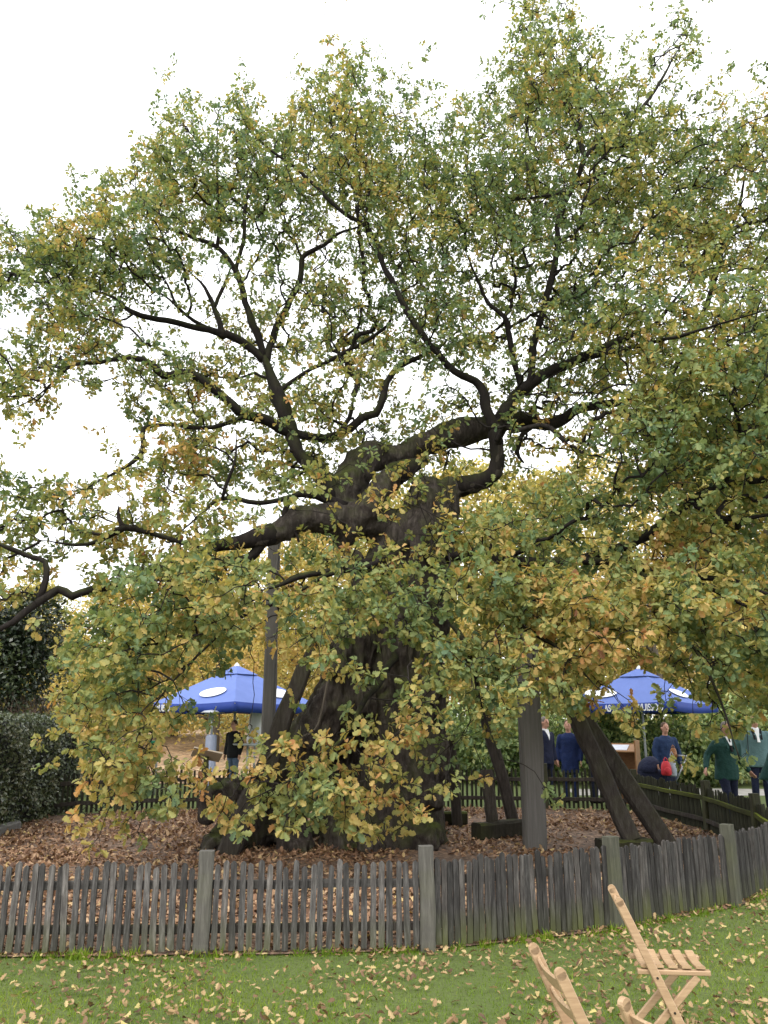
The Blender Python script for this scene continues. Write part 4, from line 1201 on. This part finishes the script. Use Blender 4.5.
# patio heater, folded parasol, standing table, green bin
X, Y, g_ = gpos(211, 20.4)
root = empty('patio_heater', (X, Y, g_), 'blue grey patio heater column under the left parasol edge', 'heater')
bm = bmesh.new(); add_loft(bm, [((0, 0, 0), .22, .22), ((0, 0, .06), .22, .22), ((0, 0, .08), .145, .145), ((0, 0, 1.32), .135, .135), ((0, 0, 1.36), .09, .09)], 20); from_bm('column', bm, M['bluegrey'], root, True)
bm = bmesh.new(); add_cyl(bm, (0, 0, 1.34), (0, 0, 1.75), .03); from_bm('pipe', bm, M['steel'], root, True)
bm = bmesh.new(); add_loft(bm, [((0, 0, 1.72), .09, .09), ((0, 0, 1.86), .1, .1), ((0, 0, 1.88), .30, .30), ((0, 0, 1.93), .2, .2), ((0, 0, 1.95), .04, .04)], 20); from_bm('heater_head', bm, M['steel'], root, True)
X, Y, g_ = gpos(255, 23.2)
root = empty('folded_parasol', (X, Y, g_), 'closed white parasol with pointed tip behind the left blue one', 'parasol')
bm = bmesh.new(); add_loft(bm, [((0, 0, 1.0), .20, .17), ((0, 0, 1.15), .24, .21), ((0, 0, 1.7), .19, .18), ((0, 0, 2.05), .12, .12), ((0, 0, 2.2), .03, .03), ((0, 0, 2.32), .012, .012)], 14); from_bm('folded_canopy', bm, M['white'], root)
bm = bmesh.new(); add_cyl(bm, (0, 0, 0), (0, 0, 1.1), .03); from_bm('pole', bm, M['steel'], root, True)
bm = bmesh.new(); add_loft(bm, [((0, 0, 0), .3, .3), ((0, 0, .08), .3, .3), ((0, 0, .1), .05, .05)]); from_bm('base', bm, M['greypost'], root)
X, Y, g_ = gpos(248, 21.2)
root = empty('standing_table', (X, Y, g_), 'grey high table under the left blue parasol', 'table')
bm = bmesh.new(); add_loft(bm, [((0, 0, 1.08), .36, .36), ((0, 0, 1.10), .38, .38), ((0, 0, 1.12), .38, .38)], 28); from_bm('table_top', bm, M['steel'], root)
bm = bmesh.new(); add_cyl(bm, (0, 0, .03), (0, 0, 1.08), .03); from_bm('table_leg', bm, M['steel'], root, True)
bm = bmesh.new(); add_loft(bm, [((0, 0, 0), .25, .25), ((0, 0, .03), .25, .25), ((0, 0, .05), .04, .04)]); from_bm('foot', bm, M['steel'], root)
X, Y, g_ = gpos(156, 19.5)
root = empty('litter_bin', (X, Y, g_), 'small green plastic litter bin on a post behind the left foliage', 'bin')
bm = bmesh.new(); add_loft(bm, [((0, 0, .75), .11, .11), ((0, 0, .78), .13, .13), ((0, 0, 1.2), .15, .15), ((0, 0, 1.22), .16, .16)], 16); from_bm('bin_body', bm, M['plastgreen'], root, True)
bm = bmesh.new(); add_cyl(bm, (0, .15, 0), (0, .15, 1.3), .025); from_bm('post', bm, M['steel'], root, True)

# ------------------------------------------------------------------ background planting
def leafy(name, label, cat, X, Y, blobs, n, size, mat, stems, tone=(.5, .2), group=None, tmpl=(DIA, DIAF), flat=.6, stem_mat='bgbark', wid=1.1, hollow=.45):
    root = empty(name, (X, Y, gz(X, Y)), label, cat, group)
    tot = sum(b[1][0] * b[1][1] * b[1][2] for b in blobs)
    ps, ds, ns, tn_ = [], [], [], []
    for c, r in blobs:
        k = int(n * r[0] * r[1] * r[2] / tot)
        v = nrm(rng.normal(0, 1, (k, 3)))
        rr = (hollow + (1 - hollow) * rng.random(k)) ** .6
        p = v * rr[:, None]
        f = np.array([noise.noise(Vector(q * 2.0 + np.array(c))) for q in p])
        p = p * (1 + .28 * f[:, None])
        ps.append(p * np.array(r) + np.array(c)); ds.append(v + rng.normal(0, .8, (k, 3)) + np.array([0, 0, -.3])); ns.append(v * .6 + np.array([0, 0, .8]) + rng.normal(0, flat, (k, 3)))
        tn_.append(tone[0] + .5 * f + rng.normal(0, tone[1], k))
    ps, ds, ns, tn_ = map(np.concatenate, (ps, ds, ns, tn_))
    ok = ps[:, 2] > .03
    me = leaf_mesh('crown', ps[ok], ds[ok], ns[ok], rng.uniform(.7, 1.2, ok.sum()) * size, tn_[ok], tmpl[0], tmpl[1], .25, .25, wid)
    mesh_obj('crown', me, M[mat], root)
    for st in stems:
        bm = bmesh.new(); c = catmull([s[:4] for s in st], .25)
        add_sweep(bm, c[:, :3], list(np.maximum(c[:, 3], .006)), 8, .15, len(ps)); from_bm('stem' if cat in ('shrub', 'hedge') else 'trunk', bm, M[stem_mat], root, True)
    return root
# shrubs beyond the path on the right
for i, (px, Yv, w, h, lb) in enumerate([(452, 24, 1.6, 2.4, 'dark green shrub glimpsed just right of the oak trunk'), (503, 23.2, 1.4, 2.2, 'green shrub directly left of the thick grey post'), (548, 23.5, 1.5, 2.3, 'glossy green shrub behind the navy suited man'), (610, 23.0, 1.6, 2.2, 'glossy green shrub below the left corner of the right parasol'),
        (668, 23.4, 1.5, 2.3, 'pale leaved shrub behind the slate blue suit'), (705, 22.4, 1.2, 1.3, 'low yellowish shrub between the slate suit and the green jacket'), (722, 23.6, 1.6, 2.6, 'tall light green shrub behind the green jacketed man'),
        (790, 22.8, 1.7, 2.4, 'dense shrub at the right edge behind the bald man')]):
    X, Y, g_ = gpos(px, Yv)
    bl = [((rng.uniform(-.4, .4) * w, rng.uniform(-.3, .3), h * rng.uniform(.3, .62)), (w * rng.uniform(.45, .7), .8, h * rng.uniform(.3, .42))) for _ in range(7)]
    leafy('shrub', lb, 'shrub', X, Y, bl, 4200, .15, 'gleaf', [[(0, 0, 0, .03), (.1 * k, 0, h * .4, .02), (.25 * k, .1, h * .8, .01)] for k in (-3, -1, 1, 3)], (.55, .24), 'shrubs beyond the path')
X, Y, g_ = gpos(95, 21)
leafy('shrub', 'yellow green shrub glimpsed beyond the hedge end', 'shrub', X, Y, [((-.5, 0, 1.4), (1.0, .9, 1.3)), ((.6, 0, 1.1), (.9, .8, 1.0)), ((.2, 0, 2.2), (.9, .8, .9))], 5000, .13, 'yleaf', [[(0, 0, 0, .04), (.1, 0, 1.4, .02), (.3, .1, 2.4, .01)]], (.18, .2))
X, Y, g_ = gpos(38, 19)
root = empty('bare_shrub', (X, Y, g_), 'bare brown twiggy shrub above the hedge top on the left', 'shrub')
P0, P1, r0_, r1_ = [], [], [], []
for i in range(420):
    a = rng.normal(0, .4, 3); p = np.array([rng.normal(0, .7), rng.normal(0, .25), .1]); d = np.array([rng.normal(0, .35), rng.normal(0, .3), 1.]); d /= np.linalg.norm(d)
    r_ = .009
    for s_ in range(6):
        q = p + d * rng.uniform(.3, .45); P0.append(p); P1.append(q); r0_.append(r_); r1_.append(r_ * .75); r_ *= .78; p = q; d = d + rng.normal(0, .28, 3); d /= np.linalg.norm(d)
mesh_obj('stem', edge_tubes('stem', np.array(P0), np.array(P1), np.array(r0_), np.array(r1_), 3), simple('bare_twig', (.16, .10, .075), (.10, .065, .05)), root)

# clipped hedge on the left
def hedge():
    a, b = Vector((-5.75, 11.4, 0)), Vector((-6.15, 17.2, 0)); root = empty('hedge', a, 'dark clipped hedge along the left edge of the enclosure', 'hedge')
    u = (b - a); L = u.length; u.normalize(); nv = Vector((u.y, -u.x, 0)); h = 1.72; th = .9
    bm = bmesh.new(); g = {}
    prof = [(0, 0), (.03, .5), (.0, 1.2), (-.06, h - .12), (-.2, h - .03), (-th + .2, h - .03), (-th, h - .2), (-th, 0)]
    n = 40
    for i in range(n + 1):
        for j, (o, z) in enumerate(prof):
            p = u * (L * i / n) + nv * (o - .10) + Vector((0, 0, z))
            if 0 < j: p += Vector(noise.noise_vector(p * 1.7)) * .07
            g[i, j] = bm.verts.new(p)
    for i in range(n):
        for j in range(7): bm.faces.new((g[i, j], g[i + 1, j], g[i + 1, j + 1], g[i, j + 1]))
    bm.faces.new([g[0, j] for j in range(8)]); bm.faces.new([g[n, j] for j in range(8)][::-1])
    bmesh.ops.recalc_face_normals(bm, faces=bm.faces)
    from_bm('twig_core', bm, simple('hedge_core', (.012, .013, .009), (.006, .006, .005), .95, 10), root, True)
    k = 15000; s = rng.random(k) * L; w = rng.random(k)
    z = np.where(w < .72, rng.random(k) * h, h + rng.normal(0, .03, k)); o = np.where(w < .72, rng.normal(-.02, .05, k), -rng.random(k) * th)
    endm = rng.random(k) < .06
    s = np.where(endm, -rng.random(k) * .05, s); o = np.where(endm, -rng.random(k) * th, o); z = np.where(endm, rng.random(k) * h, z)
    pos = np.outer(s, np.array(u)) + np.outer(o, np.array(nv)); pos[:, 2] = z
    nf = np.array([noise.noise(Vector(p) * 1.7) for p in pos]); keep = (nf + rng.random(k) * .9 > .12); pos = pos[keep]; nf = nf[keep]; z = z[keep]; k = len(pos)
    pos += np.outer(nf * .10, np.array(nv))
    out = np.where((z > h - .1)[:, None], np.array([[0, 0, 1.]]), np.array([nv]))
    me = leaf_mesh('crown', pos, rng.normal(0, 1, (k, 3)) + np.array([0, 0, -.4]), out + rng.normal(0, .7, (k, 3)), rng.uniform(.04, .075, k), .5 + .5 * nf + rng.normal(0, .25, k), DIA, DIAF, .2, .2, 1.3)
    mesh_obj('crown', me, M['hleaf'], root)
hedge()
# low kerb stone at the hedge foot
bm = bmesh.new(); add_beam(bm, (-5.62, 10.6, .06), (-5.78, 13.4, .06), .16, .16, .01, 0, 8, .03, 1, 3)
tag(from_bm('kerb_stone', bm, M['greypost']), 'low grey kerb stone at the foot of the hedge', 'kerb')
# dark evergreen behind the hedge
X, Y, g_ = gpos(6, 19.5)
leafy('evergreen_tree', 'dark ivy covered evergreen rising over the hedge at the left edge', 'tree', X, Y, [((0, 0, 2.6), (1.1, 1.0, 1.6)), ((.3, 0, 3.8), (.9, .9, 1.0)), ((-.6, 0, 3.4), (1.1, 1, 1.5)), ((.55, -.1, 3.0), (.6, .6, .8))], 9000, .13, 'dleaf', [[(0, 0, 0, .2), (.05, 0, 2, .15), (0, 0, 4.2, .05)]], (.45, .22), stem_mat='limb', hollow=.2)

# autumn trees beyond
def join_np(name, a, b):
    def arr(me):
        v = np.empty(len(me.vertices) * 3, np.float32); me.vertices.foreach_get('co', v)
        l = np.empty(len(me.loops), np.int32); me.loops.foreach_get('vertex_index', l)
        t = np.empty(len(me.polygons), np.int32); me.polygons.foreach_get('loop_total', t)
        return v.reshape(-1, 3), l, t
    va, la, ta = arr(a); vb, lb, tb = arr(b)
    tone = np.empty(len(ta), np.float32); a.attributes['tone'].data.foreach_get('value', tone)
    me = np_mesh(name, np.concatenate([va, vb]), np.concatenate([la, lb + len(va)]), np.concatenate([ta, tb]), np.concatenate([tone, np.zeros(len(tb))]))
    me.materials.append(a.materials[0]); me.materials.append(b.materials[0])
    me.polygons.foreach_set('material_index', np.concatenate([np.zeros(len(ta), np.int32), np.ones(len(tb), np.int32)]))
    return me
def bg_tree(seed, hgt, wid, n_att, nleaf, lsize, mat, tone, trunk_r, upright=.5):
    st = rng.bit_generator.state
    sk = []; limbs = []
    r_ = random.Random(seed)
    tr = [(0, 0, 0, trunk_r)]
    for i in range(1, 7):
        tr.append((r_.uniform(-.12, .12) * i * .4, r_.uniform(-.1, .1) * i * .3, hgt * .9 * i / 6, trunk_r * (1 - i / 6.6)))
    c = catmull(tr, .3)
    limbs.append(c)
    for k in range(9):
        f = r_.uniform(.18, .75); b0 = c[int(f * (len(c) - 1))]; az = k * 2.4 + r_.uniform(-.4, .4); L = wid * (1.1 - f * .7) * r_.uniform(.7, 1.0)
        e = (b0[0] + math.cos(az) * L, b0[1] + math.sin(az) * L, b0[2] + L * (upright + r_.uniform(.1, .7)))
        m1 = (b0[0] + math.cos(az) * L * .5, b0[1] + math.sin(az) * L * .5, b0[2] + L * upright * .35)
        limbs.append(catmull([(*b0[:3], b0[3] * .55), (*m1, b0[3] * .35), (*e, .015)], .3))
    pos = np.concatenate([l[:, :3] for l in limbs]); pth = np.concatenate([np.linalg.norm(l[:, :3], axis=1) for l in limbs])
    ok = pos[:, 2] > hgt * .14
    pts = []
    while len(pts) < n_att:
        z = rng.uniform(.08, 1.0); w = wid * (math.sin(math.pi * min(1, (z * .85 + .12))) ** .6)
        p = np.array([rng.uniform(-1, 1) * w, rng.uniform(-1, 1) * w, z * hgt])
        if math.hypot(p[0], p[1]) < w and noise.noise(Vector(p * .45)) + rng.uniform(-.3, .5) > 0: pts.append(p)
    pts = np.array(pts)
    par_, ord_, _ = grow(pos[ok], pth[ok], pts, .3)
    rad_ = np.minimum(pipe(par_, ord_, .006), .05)
    sp_ = pos[ok]; q0 = np.array([pts[k] if k >= 0 else sp_[-k - 2] for k in par_]); r0_ = np.minimum(np.array([rad_[k] if k >= 0 else rad_[i] for i, k in enumerate(par_)]), rad_ * 1.6)
    bm = bmesh.new()
    for l in limbs: add_sweep(bm, l[:, :3], list(np.maximum(l[:, 3], .015)), 8, .12, seed)
    tm = bpy.data.meshes.new('trunk'); bm.to_mesh(tm); bm.free(); tm.polygons.foreach_set('use_smooth', [True] * len(tm.polygons)); tm.materials.append(M['bgbark'])
    wm = edge_tubes('branchwork', q0, pts, r0_, rad_, 4); wm.materials.append(M['bgbark'])
    k = nleaf * n_att
    e = np.repeat(pts, nleaf, 0) + rng.normal(0, .28, (k, 3)); dv = rng.normal(0, 1, (k, 3)) + np.array([0, 0, -.4]); nv = rng.normal(0, .7, (k, 3)) + np.array([0, 0, .8])
    tt = np.repeat(np.array([noise.noise(Vector(p) * .6) for p in pts]), nleaf) * .5 + tone + rng.normal(0, .14, k)
    cm = leaf_mesh('crown', e, dv, nv, rng.uniform(.7, 1.2, k) * lsize, tt, DIA, DIAF, .2, .3, 1.25); cm.materials.append(M[mat])
    return tm, join_np('crown', cm, wm), hgt
PROT = [bg_tree(1, 11, 3.6, 700, 16, .21, 'yleaf', .62, .22), bg_tree(2, 12, 3.0, 600, 9, .18, 'yleaf', .75, .17, .9), bg_tree(3, 10, 3.8, 800, 18, .21, 'yleaf', .35, .24)]
BG = [(40, 40, 585, 2, 'olive yellow tree far behind the hedge'), (118, 35, 585, 0, 'yellow tree beyond the hedge end'), (185, 40, 560, 2, 'olive tree far left of the left parasol'),
      (225, 33, 548, 0, 'golden tree directly behind the left blue parasol'), (300, 37, 522, 0, 'golden tree seen between the left post and the trunk'), (370, 42, 488, 2, 'olive tree hidden behind the oak trunk'),
      (470, 40, 470, 0, 'golden tree just right of the oak trunk'), (540, 34, 480, 2, 'olive yellow tree behind the thick grey post'), (596, 38, 452, 1, 'thin twigged yellow tree showing bare upright shoots'),
      (640, 31, 470, 1, 'sparse yellow tree right behind the right parasol'), (700, 36, 450, 0, 'yellow tree above the green jacketed man'), (760, 33, 440, 2, 'olive yellow tree at the right edge'), (840, 36, 440, 0, 'yellow tree just beyond the right edge'),
      (-40, 36, 600, 2, 'olive tree just beyond the left edge')]
for i, (px, Yv, ty, kd, lb) in enumerate(BG):
    tp = P(px, ty, Yv); X = tp.x; g_ = gz(X, Yv); tm, cm, hh = PROT[kd]
    root = empty('autumn_tree', (X, Yv, g_ - .05), lb, 'tree', 'autumn trees beyond the beer garden', i * 1.7)
    s = (tp.z - g_) / hh; root.scale = (max(s, .8), max(s, .8), s)
    for nm, m_ in (('trunk', tm), ('crown', cm)): mesh_obj(nm, m_, None, root)
# far wood
k = 26000
x = rng.uniform(-70, 70, k); top = np.array([6.5 + 2.5 * noise.noise(Vector((a * .12, 3, 0))) + (2.5 if a > 0 else 0) for a in x]); z = rng.random(k) ** .8 * top + 1.0
pos = np.stack([x, 62 + rng.normal(0, 3.5, k), z + 1], 1)
me = leaf_mesh('far_wood', pos, rng.normal(0, 1, (k, 3)), rng.normal(0, .7, (k, 3)) + np.array([0, -.4, .6]), rng.uniform(.5, .95, k), .45 + .4 * np.array([noise.noise(Vector(p) * .2) for p in pos]) + rng.normal(0, .15, k), DIA, DIAF, .2, .2, 1.4)
tag(mesh_obj('far_wood', me, M['yleaf']), 'far off yellow wood closing the view', 'wood', None, 'stuff')

# ------------------------------------------------------------------ sky and sun
w = bpy.data.worlds.new('World'); scene.world = w; w.use_nodes = True
nt = w.node_tree; bg = nt.nodes['Background']
SE, SR = R(48), R(200)
sk = nt.nodes.new('ShaderNodeTexSky'); sk.sky_type = 'NISHITA'; sk.sun_disc = False; sk.sun_elevation = SE; sk.sun_rotation = SR; sk.dust_density = 4
tc = nt.nodes.new('ShaderNodeTexCoord')
cl = N(nt, 'ShaderNodeTexNoise', Scale=1.6, Detail=4); nt.links.new(tc.outputs['Generated'], cl.inputs['Vector'])
cloud = ramp(nt, cl.outputs['Fac'], [(.3, (8.6, 8.75, 9.0)), (.7, (10.0, 10.05, 10.1))])
nt.links.new(mix(nt, .9, sk.outputs[0], cloud), bg.inputs['Color']); bg.inputs['Strength'].default_value = .13
sd = bpy.data.lights.new('sun', 'SUN'); sd.energy = 1.3; sd.angle = R(25); sd.color = (1, .96, .9)
so = bpy.data.objects.new('sun', sd); link(so)
so.rotation_euler = (R(90) - SE, 0, math.pi - SR + math.pi)
d = Vector((math.sin(SR), -math.cos(SR) * -1, 0))
dirv = Vector((math.sin(SR) * math.cos(SE), math.cos(SR) * math.cos(SE), math.sin(SE)))
so.rotation_euler = (-dirv).to_track_quat('-Z', 'Y').to_euler()
vs = scene.view_settings
vs.view_transform = 'Standard'; vs.look = 'None'; vs.gamma = 1; vs.use_curve_mapping = False; vs.exposure = 1.0
scene.cycles.max_bounces = 8; scene.cycles.diffuse_bounces = 4; scene.cycles.transmission_bounces = 4
scene.cycles.use_adaptive_sampling = True; scene.cycles.adaptive_threshold = .02
